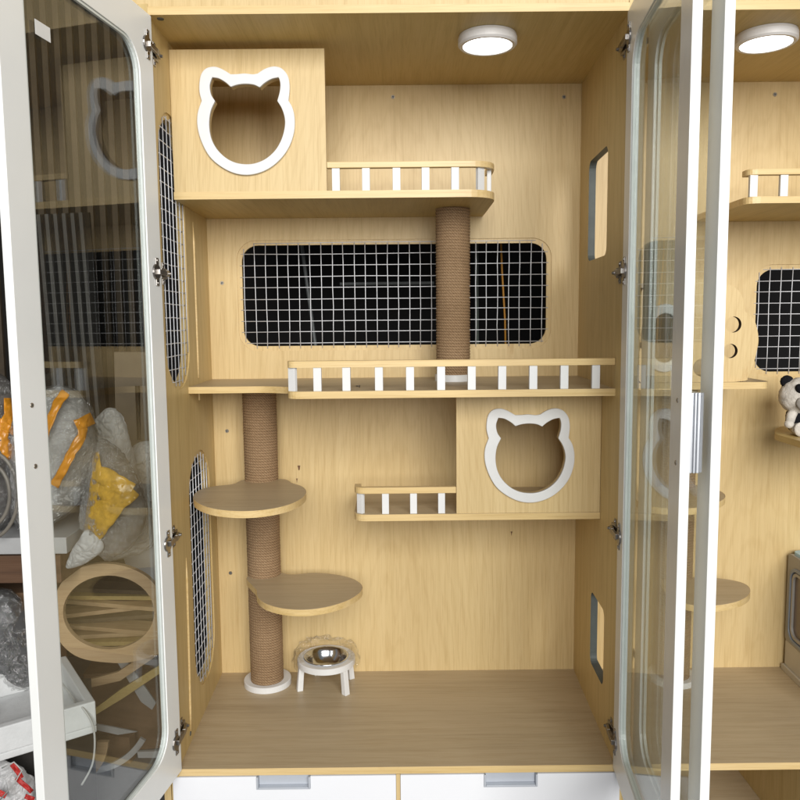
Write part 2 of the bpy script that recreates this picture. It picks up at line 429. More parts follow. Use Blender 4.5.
def make_door(parent, hx, hy, fx, fy, z0, z1, inner_sign, glass_off, hinge_px=None, sideX=None, sticker=None, handle_z=None, screws=()):
    """door board standing between hinge edge (hx,hy) and free edge (fx,fy); inner face through those points"""
    H = Vector((hx, hy, 0)); Fv = Vector((fx, fy, 0)); al = (Fv-H); L = al.length; al.normalize()
    nrm = Vector((al.y, -al.x, 0))*inner_sign     # points out of the inner face
    if nrm.x*(-1 if inner_sign < 0 else 1) == 0: pass
    T = .015
    f = lambda a, b, d: H+al*a+nrm*d+Vector((0, 0, b))
    st = .060
    op = (st-.003, L-st-.003, z0+.072, z1-.072)
    bm = slab(rrect(0, L, z0, z1, .0015, 1), [rrect(*op, .060, 9)], f, 0, -T)
    door = obj('door', bm, WHITE, parent, bevel=.0012)
    # glass sits towards the outer face, inside the frame opening
    bm = slab(rrect(op[0]+.0004, op[1]-.0004, op[2]+.0004, op[3]-.0004, .0598, 9), [], f, -T+.0025, -T+.0070)
    obj('glass_pane', bm, GLASS, door)
    # slim bead holding the pane
    o2 = rrect(*op, .060, 9); i2 = rrect(op[0]+.005, op[1]-.005, op[2]+.005, op[3]-.005, .055, 9)
    bm = slab([(a, b) for a, b in rrect(op[0]+.0006, op[1]-.0006, op[2]+.0006, op[3]-.0006, .0594, 9)], [i2], f, -T+.0075, -T+.0125)
    obj('glazing_bead', bm, BEADM, door)
    if sticker:
        a0, a1, b0, b1 = sticker
        bm = slab([(a0, b0), (a1, b0), (a1, b1), (a0, b1)], [], f, -T+.0071, -T+.0075); obj('sticker', bm, WHITEP, door)
    for z in hinge_px or ():
        c = f(.022, z, 0); xs = sideX(.03)
        hinge(door, c, (xs, .032, z), nrm, (nrm.x/abs(nrm.x), 0, 0), al)
    for (a, z) in screws:
        p = f(a, z, 0); screw(door, p.x, p.y, p.z, nrm)
    if handle_z:
        z_0, z_1 = handle_z
        # extruded pull with ribs on the outer face
        prof = [(0, 0), (.044, 0), (.044, .0040), (.040, .0042), (.040, .0058), (.044, .0060), (.044, .0090), (.039, .0092), (.039, .0108), (.043, .0110), (.043, .0150),
                (.036, .0152), (.036, .0166), (.039, .0170), (.036, .0215), (.031, .0215), (.029, .0160), (.012, .0100), (0, .0060)]
        bm = bmesh.new(); lo, hi = [], []
        for (a, d) in prof:
            p = H+al*(L-.048+a)+nrm*(-T-d); lo.append(bm.verts.new(p+Vector((0, 0, z_0)))); hi.append(bm.verts.new(p+Vector((0, 0, z_1))))
        for i in range(len(prof)): j = (i+1) % len(prof); bm.faces.new((lo[i], lo[j], hi[j], hi[i]))
        bm.faces.new(lo[::-1]); bm.faces.new(hi); obj('handle', bm, ALU, door, bevel=.0006)
    return door
BEADM = plain('pale_green_bead', (.60, .64, .61), .3, var=.08, vs=20)

def rope_post(parent, x, y, z0, z1, r, base=None, label=None):
    pitch = .0074; n = 64; per = 9; bm = bmesh.new()
    steps = int((z1-z0)/pitch*per); prev = None
    for i in range(steps+1):
        z = z0+(z1-z0)*i/steps; ring = []
        for k in range(n):
            t = 2*math.pi*k/n; ph = (z/pitch + k/n) % 1
            turn = math.floor(z/pitch+k/n)
            rr = r-.0028+.0028*math.sqrt(max(0, 1-(2*ph-1)**2))
            rr += .0007*noise.noise(Vector((turn*3.1, 0, 0)))+.0004*noise.noise(Vector((t*6, turn*.9, z*40)))
            ring.append(bm.verts.new((x+rr*math.cos(t), y+rr*math.sin(t), z)))
        if prev:
            for k in range(n): bm.faces.new((prev[k], prev[(k+1) % n], ring[(k+1) % n], ring[k]))
        prev = ring
    ul = bm.loops.layers.uv.new('wrap')
    bm.verts.index_update(); bm.faces.ensure_lookup_table()
    for fc in bm.faces:
        ix = [l.vert.index for l in fc.loops]; ks = [i % n for i in ix]; wrap = max(ks)-min(ks) > n/2
        for l, i, k in zip(fc.loops, ix, ks):
            kk = k+n if (wrap and k == 0) else k
            l[ul].uv = (kk/n, l.vert.co.z/pitch+kk/n)
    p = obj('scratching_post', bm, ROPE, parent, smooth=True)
    if base:
        bx, by, bz, br, bh = base
        bm = bmesh.new(); lathe(bm, [(0, 0), (br, 0), (br, bh-.0015), (br-.0015, bh), (0, bh)], (bx, by, bz), 56)
        obj('base_disc', bm, WHITEP, p)
    return p

def pathpts(pts, r, n=6):
    """2-D polyline with the inner corners rounded"""
    out = [Vector(pts[0])]
    for i in range(1, len(pts)-1):
        p0, p, p1 = Vector(pts[i-1]), Vector(pts[i]), Vector(pts[i+1])
        a = (p0-p); b = (p1-p); rr = min(r, a.length*.48, b.length*.48)
        A = p+a.normalized()*rr; B = p+b.normalized()*rr
        for k in range(n+1):
            t = k/n; out.append(A*(1-t)**2+p*2*t*(1-t)+B*t*t)
    out.append(Vector(pts[-1])); return out
def rail(parent, path, z0, z1, wd, spots, bz0):
    """wooden handrail following path (list of 2-D points) + flat white balusters under it"""
    off = []
    for i, p in enumerate(path):
        d = (path[min(i+1, len(path)-1)]-path[max(i-1, 0)]).normalized(); off.append(Vector((d.y, -d.x)))
    bm = bmesh.new(); rings = []
    for p, o in zip(path, off):
        a, b = p+o*wd/2, p-o*wd/2
        rings.append([bm.verts.new(q) for q in ((a.x, a.y, z0), (b.x, b.y, z0), (b.x, b.y, z1), (a.x, a.y, z1))])
    for r0, r1 in zip(rings, rings[1:]):
        for k in range(4): bm.faces.new((r0[k], r0[(k+1) % 4], r1[(k+1) % 4], r1[k]))
    bm.faces.new(rings[0][::-1]); bm.faces.new(rings[-1])
    ra = obj('handrail', bm, W_E, parent, bevel=.0012)
    for (x, y, ang, wdt) in spots:
        bm = bmesh.new(); M = Matrix.Translation((x, y, 0)) @ Matrix.Rotation(ang, 4, 'Z')
        box(bm, -wdt/2, wdt/2, -.005, .005, bz0, z0, M); obj('baluster', bm, WHITEP, parent, bevel=.0008)
    return ra

CAT_IN = [(212.5, 78), (219, 79), (226, 83), (231, 87.5), (238, 85.3), (246, 84.5), (254, 85.3), (260, 88), (265, 83.5), (272, 79.5), (279, 78), (280.5, 84), (280, 92), (277.5, 101.5),
          (282, 109), (284.8, 118), (285, 127), (282, 139), (276, 150), (267, 158.5), (257, 163.2), (247, 164.6), (236, 163), (226, 158), (217, 149), (211.5, 138), (209.6, 125), (211, 112), (215.5, 101.5), (211.5, 95), (210.2, 86)]
CAT_OUT = [(212.5, 67.3), (218, 67.8), (225, 71), (231, 74.8), (238, 74.6), (245, 74), (253, 74.8), (258, 74), (264, 70), (270, 67.6), (276, 67), (282, 69), (286.8, 74), (289.2, 80), (290, 89), (288.8, 101),
           (293, 109), (295, 120), (294.2, 133), (290, 146), (283, 157), (273, 166.5), (261, 172.8), (247.5, 175.4), (234, 173.4), (221, 166.8), (210, 157), (202.3, 143), (198, 128), (198, 114), (202, 101.5),
           (199.8, 92), (200, 82), (202, 74), (206.5, 69)]
SHARP_IN = {0, 3, 7, 10, 13, 28}
def cat_loops(fx):
    """closed outlines; inner ears stay pointed"""
    def sm(pts, sharp):
        n = len(pts); out = []
        for i in range(n):
            p0, p1, p2, p3 = (Vector(pts[(i+j-1) % n]) for j in range(4))
            if i in sharp: p0 = p1-(p2-p1)*.6
            if (i+1) % n in sharp: p3 = p2+(p2-p1)*.6
            for s in range(4):
                t = s/4; q = .5*((2*p1)+(p2-p0)*t+(2*p0-5*p1+4*p2-p3)*t*t+(3*p1-p0-3*p2+p3)*t**3); out.append(fx(q.x, q.y))
        return out
    return sm(CAT_OUT, {3, 7, 15, 30}), sm(CAT_IN, SHARP_IN)
def cat_panel(parent, x0, x1, z0, z1, Y, fx, name='cat_house_front', extra_holes=()):
    o, i = cat_loops(fx)
    cx = sum(p[0] for p in i)/len(i); cz = sum(p[1] for p in i)/len(i)
    hole = [(cx+(a-cx)*1.012, cz+(b-cz)*1.012) for a, b in i]
    bm = slab([(x0, z0), (x1, z0), (x1, z1), (x0, z1)], [hole], fXZ, Y, Y+.017)
    pn = obj(name, bm, W_V, parent, bevel=0)
    bm = slab(o, [i], fXZ, Y-.0085, Y-.0001)
    obj('cat_face_ring', bm, WHITEP, pn, bevel=.0015)
    return pn

def ceiling_lamp(parent, x, y, r, tiltx=0):
    bm = bmesh.new(); h = .023
    lathe(bm, [(0, 0), (r*.97, 0), (r*.985, -.004), (r, -.006), (r, -h+.004), (r-.004, -h), (r*.84, -h), (r*.82, -h+.003), (r*.82, -h+.008), (0, -h+.008)], (x, y, ZC-.0005), 64)
    l = obj('ceiling_lamp', bm, LAMPW, parent)
    for p in l.data.polygons: p.use_smooth = False
    bm = bmesh.new(); lathe(bm, [(0, -h+.0075), (r*.818, -h+.0075), (r*.818, -h+.002), (r*.78, -h+.0008), (0, -h+.0004)], (x, y, ZC-.0005), 64)
    obj('diffuser', bm, LIT, l); return l

# ================================================================== MAIN CABINET
cab = thing('cat_cabinet', 'tall maple cat cabinet with open glass doors, rope posts and two cat face openings', 'cat cabinet', (0, .24, GZ), 'cat cabinets side by side')
TH = .018
def side_panel(parent, fx, sgn, th, z0, z1, wins, name='side_panel', rab=True):
    """fx(y)= inner face x ; sgn = direction away from the inside ; wins=(y0,y1,z0,z1,r) holes with rabbet"""
    f = lambda a, b, d: Vector((fx(a)+sgn*d, a, b))
    if rab:
        big = [rrect(y0-.014, y1+.014, a-.014, b+.014, r+.012, 8) for y0, y1, a, b, r in wins]
        small = [rrect(y0, y1, a, b, r, 8) for y0, y1, a, b, r in wins]
        out = [(0, z0), (DP, z0), (DP, z1), (0, z1)]
        bm = slab(out, big, f, 0, .004)
        bm2 = slab([(.0005, z0+.0005), (DP-.0005, z0+.0005), (DP-.0005, z1-.0005), (.0005, z1-.0005)], small, f, .0037, th)
        me = bpy.data.meshes.new('t'); bm2.to_mesh(me); bm.from_mesh(me); bm2.free()
    else:
        bm = slab([(0, z0), (DP, z0), (DP, z1), (0, z1)], [rrect(y0, y1, a, b, r, 5) for y0, y1, a, b, r in wins], f, 0, th, inner_mat=True)
    return obj(name, bm, [W_D2, DARKHOLE] , parent)
W_D2 = wood('maple_veneer_side', 2, base=(.60, .452, .20), dark=(.51, .37, .155), light=(.66, .50, .245))
lwins = [(.050, .226, .868, 1.462, .085), (.196, .388, .085, .668, .09)]
obj('frame_strip', boxbm(-.532, -.5165, .001, .022, GZ+.02, 1.66), W_V, cab)
side = side_panel(cab, xl, -1, .018, GZ+.02, 1.66, lwins)
for (y0, y1, a, b, r) in lwins:
    f = lambda p, q, d: Vector((xl(p)-d, p, q))
    g = wire_grid(lambda u, v: in_rr(u, v, y0-.007, y1+.007, a-.007, b+.007, r+.004), f, y0-.007, y1+.007, a-.007, b+.007, .0295, .0022, oa=.012, ob=.012)
    obj('wire_mesh', g, WIRE, side, smooth=True)
rwins = [(.165, .366, 1.157, 1.408, (.022, .004, .004, .030)), (.122, .266, .122, .312, (.02, .004, .004, .02))]
rside = side_panel(cab, xr, 1, .0178, GZ+.02, 1.66, [(a, b, c, d, e[0]) for a, b, c, d, e in rwins], rab=False)
# routed light strip on the left panel
for p0, p1 in (((.319, 1.262), (.316, .868)), ((.316, .843), (.316, .81)), ((.131, .452), (.110, .030))):
    bm = bmesh.new(); a = Vector((xl(p0[0])+.0006, *p0)); b = Vector((xl(p1[0])+.0006, *p1)); n = 8
    pts = [a.lerp(b, i/n) for i in range(n+1)]
    tube(bm, pts, [.0005]+[.0034]*(n-1)+[.0028], 8)
    obj('edge_strip', bm, W_E, side, smooth=True)
screw(side, xl(.108)+.0002, .108, .024, (1, 0, 0), DARKHOLE, .006)

# back panel with window
wl, wr = at(242.5, 294, DP).x, at(546.5, 294, DP).x; wb, wt = at(395, 345, DP).z, at(395, 244, DP).z
def back_panel(parent, x0, x1, z0, z1, w, r=.045, name='back_panel'):
    a0, a1, b0, b1 = w; e = .013
    bm = slab([(x0, z0), (x1, z0), (x1, z1), (x0, z1)], [rrect(a0-e, a1+e, b0-e, b1+e, r+.008, 9)], fXZ, DP, DP+.004)
    bm2 = slab([(x0+.001, z0+.001), (x1-.001, z0+.001), (x1-.001, z1-.001), (x0+.001, z1-.001)], [rrect(a0, a1, b0, b1, r, 9)], fXZ, DP+.0037, DP+.012)
    me = bpy.data.meshes.new('t'); bm2.to_mesh(me); bm.from_mesh(me); bm2.free()
    bp = obj(name, bm, W_V, parent)
    g = wire_grid(lambda u, v: in_rr(u, v, a0-.006, a1+.006, b0-.0065, b1+.0065, r+.003), fXZ, a0-.0055, a1+.0055, b0-.006, b1+.006, .0303, DP+.0018, oa=.011, ob=.0145)
    obj('wire_mesh', g, WIRE, bp, smooth=True)
    return bp
bp = back_panel(cab, -.545, .513, GZ+.02, 1.662, (wl, wr, wb, wt))
for px, py in ((393, 97), (564, 97), (222, 283), (227, 431), (230.5, 573)):
    p = at(px, py, DP); screw(bp, p.x, DP, p.z, (0, -1, 0), r=.0056)
for px, py, r in ((299, 468, .004), (297, 481, .0028), (511.5, 534, .003)):
    p = at(px, py, DP); bm = bmesh.new()
    lathe(bm, [(0, 0), (r, 0), (r*.4, .011 if r > .0035 else .004), (0, .011)], (0, 0, 0), 8)
    for v in bm.verts: v.co = Vector((p.x+v.co.x, DP-.0006+v.co.y*.1, p.z+(.006-v.co.z)*1.2))
    obj('filler_plug', bm, BROWNP, bp)

# floor / top boards
def level_board(name, parent, xa, xb, y0, y1, z0, z1, mat=W_H, edge=True):
    """xa(y), xb(y) side limits"""
    bm = bmesh.new(); e = .0012
    hexa(bm, [(xa(y0+e), y0+e, z0), (xb(y0+e), y0+e, z0), (xb(y1), y1, z0), (xa(y1), y1, z0), (xa(y0+e), y0+e, z1), (xb(y0+e), y0+e, z1), (xb(y1), y1, z1), (xa(y1), y1, z1)])
    o = obj(name, bm, mat, parent)
    if edge:
        bm = bmesh.new(); box(bm, xa(y0), xb(y0), y0, y0+e-.0002, z0, z1); obj('edge_band', bm, W_E, o, bevel=.0003)
    return o
flo = level_board('floor_panel', cab, xl, xr, -.002, DP, -.0165, 0)
ceil = level_board('top_panel', cab, xl, xr, -.002, DP, ZC, ZC+.0165, mat=W_D)
bm = boxbm(-.53, .5115, .004, .30, ZC+.0185, ZC+.26); obj('upper_fascia', bm, W_V, cab)
# bottom drawers
dz1 = -.019
dx0, dx1 = at(173, 785, -.001).x, at(396, 785, -.001).x
dx2, dx3 = at(400.5, 785, -.001).x, at(619.5, 785, -.001).x
def drawer(parent, x0, x1, hx0, hx1):
    t = .020; y0 = -.003
    ht, hb = .0, .030
    z1 = dz1; z0 = -.30
    # front with a notch for the pull
    out = [(x0, z0), (x1, z0), (x1, z1), (hx1, z1), (hx1, z1-hb), (hx0, z1-hb), (hx0, z1), (x0, z1)]
    bm = slab(out, [], fXZ, y0, y0+t); d = obj('drawer', bm, DRAWW, parent, bevel=.0008)
    bm = bmesh.new(); yy = y0-.003
    fr = .0045
    for a in ((hx0, hx0+fr, z1-hb, z1-.001), (hx1-fr, hx1, z1-hb, z1-.001), (hx0+fr, hx1-fr, z1-hb, z1-hb+fr)):
        box(bm, a[0]+.0002, a[1]-.0002, yy, yy+.022, a[2]+.0003, a[3])
    box(bm, hx0+fr+.0002, hx1-fr-.0002, y0+.010, y0+.0125, z1-hb+fr+.0003, z1-.0015)
    obj('recessed_pull', bm, ALUG, d, bevel=.0005)
    return d
drawer(cab, dx0, dx1, at(256.5, 785, -.003).x, at(310.5, 785, -.003).x)
drawer(cab, dx2, dx3, at(484, 785, -.003).x, at(537.5, 785, -.003).x)
bm = boxbm(dx1+.0006, dx2-.0006, -.002, .3, -.30, dz1+.0015); obj('drawer_divider', bm, W_V, cab)
bm = boxbm(-.51, .50, .02, DP-.01, GZ, -.302); obj('plinth', bm, WHITE, cab)

# ---- top shelf with cat house
S1Y = .150; S1T = at(250, 191.5, S1Y).z; S1B = at(250, 199, S1Y).z
xR1 = at(494.5, 195, .20).x
path = pathpts([(xR1-.30, S1Y), (xR1, S1Y), (xR1+.002, .40)], .075, 9)
out = [(xl(S1Y), S1Y)]+[(p.x, p.y) for p in path]+[(xR1+.002, DP), (xl(DP), DP)]
sh1 = top_side(obj('shelf', slab(out, [], fXY, S1B, S1T), W_H, cab, bevel=.0008))
def band(parent, pts, z0, z1):
    bm = bmesh.new(); rings = []
    for i, p in enumerate(pts):
        d = (pts[min(i+1, len(pts)-1)]-pts[max(i-1, 0)]).normalized(); o = Vector((d.y, -d.x))
        a, b = p+o*.0009, p+o*.00015
        rings.append([bm.verts.new(q) for q in ((a.x, a.y, z0), (b.x, b.y, z0), (b.x, b.y, z1), (a.x, a.y, z1))])
    for r0, r1 in zip(rings, rings[1:]):
        for k in range(4): bm.faces.new((r0[k], r0[(k+1) % 4], r1[(k+1) % 4], r1[k]))
    bm.faces.new(rings[0][::-1]); bm.faces.new(rings[-1])
    return obj('edge_band', bm, W_E, parent)
band(sh1, [Vector((xl(S1Y), S1Y))]+path+[Vector((xR1+.002, DP-.002))], S1B, S1T)
hx1 = at(325.5, 120, S1Y+.003).x
fx1 = lambda px, py: ((lambda p: (p.x, p.z))(at(px, py, S1Y)))
cat_panel(cab, xl(S1Y+.003)+.0005, hx1, S1T+.0002, at(250, 49, S1Y+.003).z, S1Y+.003, fx1)
bm = bmesh.new(); 
rp = pathpts([(hx1+.001, S1Y+.009), (xR1-.009, S1Y+.009), (xR1-.007, .27)], .066, 9)
r1z1, r1z0 = at(400, 161, S1Y).z, at(400, 167.2, S1Y).z
bw = .0180
sp = [(at(px, 178, S1Y+.009).x, S1Y+.009, 0, bw) for px in (336, 366, 396.5, 425.5, 455)]
sp += [(xR1-.0125, S1Y+.052, R(82), bw), (at(482, 178, S1Y+.016).x-.004, S1Y+.0195, R(32), bw)]
rail(sh1, rp, r1z0, r1z1, .016, sp, S1T)

# ---- middle shelf / walkway
S2Y = .058; S2T = at(450, 390.2, S2Y).z; S2B = S2T-.0162
X0 = at(288, 392, S2Y+.02).x
front = pathpts([(xl(.21), .215), (X0-.075, .218), (X0-.015, .19), (X0, .165), (X0, S2Y), (X0+.1, S2Y), (xr(S2Y), S2Y)], .03, 6)
out = [(p.x, p.y) for p in front]+[(xr(DP), DP), (xl(DP), DP)]
sh2 = top_side(obj('shelf', slab(out, [], fXY, S2B, S2T), W_H, cab, bevel=.0008))
band(sh2, front, S2B, S2T)
rp = pathpts([(X0+.009, .085), (X0+.009, S2Y+.009), (xr(.06)-.001, S2Y+.009)], .02, 6)
r2z1, r2z0 = at(450, 359.8, S2Y).z, at(450, 366.4, S2Y).z
sp = [(at(px, 378, S2Y+.009).x, S2Y+.009, random.uniform(-.05, .05), bw) for px in (317.5, 346.5, 379, 410, 441, 471.5, 502, 533, 564, 595.5)]
sp.insert(0, (X0+.012, S2Y+.014, R(-28), bw))
rail(sh2, rp, r2z0, r2z1, .016, sp, S2T)

pz_ = at(357.5, 386.5, .16)
bm = bmesh.new(); cyl(bm, (pz_.x-.003, .16, S2T+.003), (pz_.x+.004, .155, S2T+.003), .0014, .0012, 8); cyl(bm, (pz_.x+.004, .155, S2T+.003), (pz_.x+.0055, .1545, S2T+.003), .0028, .0028, 10)
tag(obj('loose_screw', bm, STEEL), 'tiny loose screw lying on the long walkway shelf behind the balusters', 'screw')
# ---- lower balcony with cat house
S3Y = .182; S3T = at(530, 513, S3Y).z; S3B = at(530, 519.5, S3Y).z
xL3 = at(354.5, 510, S3Y+.03).x; hx3 = at(456.5, 450, S3Y).x
front3 = pathpts([(xL3, DP-.001), (xL3, S3Y), (xL3+.2, S3Y), (xr(S3Y)-.0005, S3Y)], .035, 7)
out = [(p.x, p.y) for p in front3]+[(xr(DP)-.0005, DP-.001)]
sh3 = top_side(obj('shelf', slab(out, [], fXY, S3B, S3T), W_H, cab, bevel=.0008))
band(sh3, front3, S3B, S3T)
def fx2(px, py):  # second face is the same ring, a touch smaller in view
    u = 484.2+(px-197.6)*(89.8/97.6); v = 408+(py-67)*(94/108.4)
    p = at(u, v, S3Y+.002); return (p.x, p.z)
cat_panel(cab, hx3, xr(S3Y+.01)-.001, S3T+.0002, S2B-.0004, S3Y+.002, fx2)
r3z1, r3z0 = at(400, 487.5, S3Y).z, at(400, 493.8, S3Y).z
rp = pathpts([(xL3+.009, S3Y+.050), (xL3+.009, S3Y+.009), (hx3-.001, S3Y+.009)], .03, 7)
sp = [(at(px, 503, S3Y+.009).x, S3Y+.009, 0, .0168) for px in (385.5, 413.5, 441.5)]
sp += [(xL3+.0165, S3Y+.0165, R(-38), .0168)]
rail(sh3, rp, r3z0, r3z1, .016, sp, S3T)

# ---- rope posts and steps
p1y = .335; p1x = at(453, 290, p1y).x; pr1 = .0440
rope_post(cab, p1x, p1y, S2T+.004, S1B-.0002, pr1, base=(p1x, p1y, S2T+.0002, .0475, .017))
p2y = .405; p2x = at(264, 560, p2y).x; pr2 = .0455
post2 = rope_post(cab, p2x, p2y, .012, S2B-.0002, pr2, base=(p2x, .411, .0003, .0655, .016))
def step(parent, pxs, zref_px, zref_py, name='step', post=(None, None)):
    """rounded step board: outline given on its own level plane"""
    z = at(zref_px, zref_py, post[1]-.044).z
    pts = smooth_loop([tuple(atz(px, py, z)[:2]) for px, py in pxs], 6)
    pts = [(x, min(y, DP-.003)) for x, y in pts]
    o = obj(name, slab(pts, [], fXY, z-.0165, z), W_H, parent, bevel=.001)
    n = len(pts); bm = bmesh.new()
    cx = sum(p[0] for p in pts)/n; cy = sum(p[1] for p in pts)/n
    rings = []
    for i in range(n):
        d = Vector(pts[(i+1) % n])-Vector(pts[i-1]); d.normalize(); nn = Vector((d.y, -d.x))
        if nn.dot(Vector(pts[i])-Vector((cx, cy))) < 0: nn = -nn
        a = Vector(pts[i])+nn*.0010; b = Vector(pts[i])+nn*.0002
        rings.append([bm.verts.new(q) for q in ((a.x, a.y, z-.0163), (b.x, b.y, z-.0163), (b.x, b.y, z-.0002), (a.x, a.y, z-.0002))])
    for i in range(n):
        r0, r1 = rings[i], rings[(i+1) % n]
        for k in range(4): bm.faces.new((r0[k], r0[(k+1) % 4], r1[(k+1) % 4], r1[k]))
    obj('edge_band', bm, W_E, o, smooth=False); return o
step(cab, [(246, 479.5), (233, 484), (212, 486.5), (199, 490.5), (193.5, 497), (199, 503.5), (215, 508.8), (240, 511), (265, 509.6), (287, 505), (301, 498.5), (306, 492), (302, 486.5), (292, 483), (282, 479)],
     264, 482.5, post=(p2x, p2y))
step(cab, [(247, 577), (252, 585), (256.5, 590), (258, 597), (266, 603.5), (283, 608.3), (305, 609.6), (328, 606.5), (348, 600), (360, 592), (361.5, 585), (352, 578.5), (334, 574.3), (313, 572.8), (292, 574.5), (280, 572.5), (262, 571)],
     264, 579, post=(p2x, p2y))

ceiling_lamp(cab, atz(487.5, 46.5, ZC-.023).x, atz(487.5, 46.5, ZC-.023).y, .0655)
# little bits at the ceiling edge
p = atz(160.5, 18.8, ZC)
bm = bmesh.new(); cyl(bm, (p.x, p.y, ZC-.0012), (p.x, p.y, ZC+.002), .007, .007, 14); obj('cam_bolt', bm, DARKHOLE, cab)

# ---- glass doors
def zpx(px, py, x, y):  # height of the pixel at that ground position
    d = ray(px, py); t = (y-CAM.y)/d.y; return CAM.z+d.z*t
hz = [at(152, 45, -.022).z, at(160, 272, -.022).z, at(172.5, 543, -.022).z, at(180, 741, -.022).z]
make_door(cab, -.4885, -.004, -.5625, -.487, -.0005, 1.634, -1, 0, hinge_px=hz, sideX=xl,
          sticker=(.347, .387, 1.4615, 1.4845), screws=((.462, .882), (.462, .786)))
make_door(cab, .489, -.004, .4408, -.487, -.004, 1.634, 1, 0, hinge_px=[at(621, 38, -.022).z, at(619, 271, -.022).z, at(616, 536, -.022).z, at(612, 741, -.022).z], sideX=xr,
          handle_z=(.769, .893), screws=((.462, .782), (.462, .880)))

# ================================================================== RIGHT CABINET
cab2 = thing('cat_cabinet', 'right hand maple cat cabinet, partly in view, with open compartment under its floor', 'cat cabinet', (1.04, .24, GZ), 'cat cabinets side by side')
XA = lambda y: xr(y)+.018; XB0 = 1.55
XAi = lambda y: XA(y)+.018; XB = lambda y: XB0
side_panel(cab2, lambda y: XA(y)+.018, -1, .0178, GZ+.02, 1.66, [(a-.02, b+.095, c-.03, d+.03, e[0]) for a, b, c, d, e in rwins], rab=False)
bm = boxbm(XB0, XB0+.018, 0, DP, GZ+.02, 1.66); obj('side_panel', bm, W_D2, cab2)
zt2, zb2 = at(800, 269, DP).z, at(800, 371.5, DP).z; wl2 = at(756, 320, DP).x
bp2 = back_panel(cab2, .534, XB0+.01, GZ+.02, 1.662, (wl2, wl2+.80, zb2, zt2))
p = at(775, 94.5, DP); screw(bp2, p.x, DP, p.z, (0, -1, 0), r=.006)
level_board('floor_panel', cab2, XAi, XB, -.002, DP, -.0165, 0)
level_board('top_panel', cab2, XAi, XB, -.002, DP, ZC, ZC+.0165, mat=W_D)
bm = boxbm(.532, XB0+.01, .004, .30, ZC+.0185, ZC+.26); obj('upper_fascia', bm, W_V, cab2)
# open compartment below
bm = boxbm(.548, XB0-.001, .02, DP-.002, -.30, -.284); obj('lower_shelf', bm, W_H, cab2)
pq = at(772, 772, .10)
bm = boxbm(.975, .993, .012, DP-.002, -.2835, -.017); obj('compartment_divider', bm, W_D2, cab2)
bm = boxbm(.55, XB0, .02, DP-.01, GZ, -.302); obj('plinth', bm, WHITE, cab2)
# top shelf
s1z0, s1z1 = at(790, 203, S1Y).z, at(790, 196.2, S1Y).z
xs0 = at(743.5, 200, S1Y+.02).x
fr = pathpts([(xs0-.0, DP), (xs0, S1Y), (xs0+.3, S1Y), (XB0, S1Y)], .03, 6)
s = obj('shelf', slab([(q.x, q.y) for q in fr]+[(XB0-.001, DP)], [], fXY, s1z0, s1z1), W_H, cab2, bevel=.0008); top_side(s); band(s, fr, s1z0, s1z1)
rp = pathpts([(xs0+.009, S1Y+.035), (xs0+.009, S1Y+.009), (XB0-.002, S1Y+.009)], .03, 6)
sp = [(at(753, 185, S1Y+.009).x+.13*0+k*(at(783.5, 185, S1Y).x-at(753, 185, S1Y).x), S1Y+.009, 0, bw) for k in range(8)]
rail(s, rp, at(790, 174.3, S1Y).z, at(790, 168.2, S1Y).z, .016, sp, s1z1)
ceiling_lamp(cab2, atz(766, 44.5, ZC-.023).x, atz(766, 44.5, ZC-.023).y, .0655)
# middle shelf with cloud house
cz1 = at(760, 382, .20).z; cz0 = cz1-.0165
fr = pathpts([(XAi(.2), .20), (at(766, 385, .20).x, .20), (at(772, 385, .2).x, .22), (at(772, 385, .2).x+.01, DP)], .02, 5)
s = obj('shelf', slab([(q.x, q.y) for q in fr]+[(XAi(DP), DP)], [], fXY, cz0, cz1), W_H, cab2, bevel=.0008); top_side(s); band(s, fr, cz0, cz1)
CL = .215
cloud = [(640, 382), (736, 382), (748, 376), (754, 362), (757, 350), (758.5, 340), (757, 328), (753, 318), (745, 311), (744, 303), (741, 294), (735, 287.5), (727, 284), (716, 281), (700, 279), (680, 280), (662, 283), (648, 288), (640, 300)]
cl = [((lambda q: (q.x, max(q.z, cz1+.0003)))(at(px, py, CL))) for px, py in cloud]
def circ(px, py, rp_, n=28):
    c = at(px, py, CL); r = rp_*(CL-CAM.y)/FPX; return [(c.x+r*math.cos(2*math.pi*k/n), c.z+r*math.sin(2*math.pi*k/n)) for k in range(n)]
def oval(px, py, ra, rb, n=36):
    c = at(px, py, CL); k_ = (CL-CAM.y)/FPX; return [(c.x+ra*k_*math.cos(2*math.pi*k/n), c.z+rb*k_*math.sin(2*math.pi*k/n)) for k in range(n)]
holes = [circ(733.5, 324.5, 8), circ(730.5, 351, 7.2), circ(702, 367.5, 9), oval(664, 338, 15.5, 25)]
cp = slab(smooth_loop(cl, 4), holes, fXZ, CL, CL+.015, inner_mat=True)
cpo = obj('cloud_shaped_front', cp, [W_V, CHAR], cab2)
obj('oval_ring', slab(oval(664, 338, 23, 34), [oval(664, 338, 15.2, 24.6)], fXZ, CL-.008, CL-.0001), WHITEP, cpo, bevel=.0015)
bm = boxbm(at(640, 300, .22).x, at(722, 300, .22).x, CL+.016, DP-.001, at(700, 287, .22).z, at(700, 282.5, .22).z); obj('house_roof', bm, W_H, cab2)
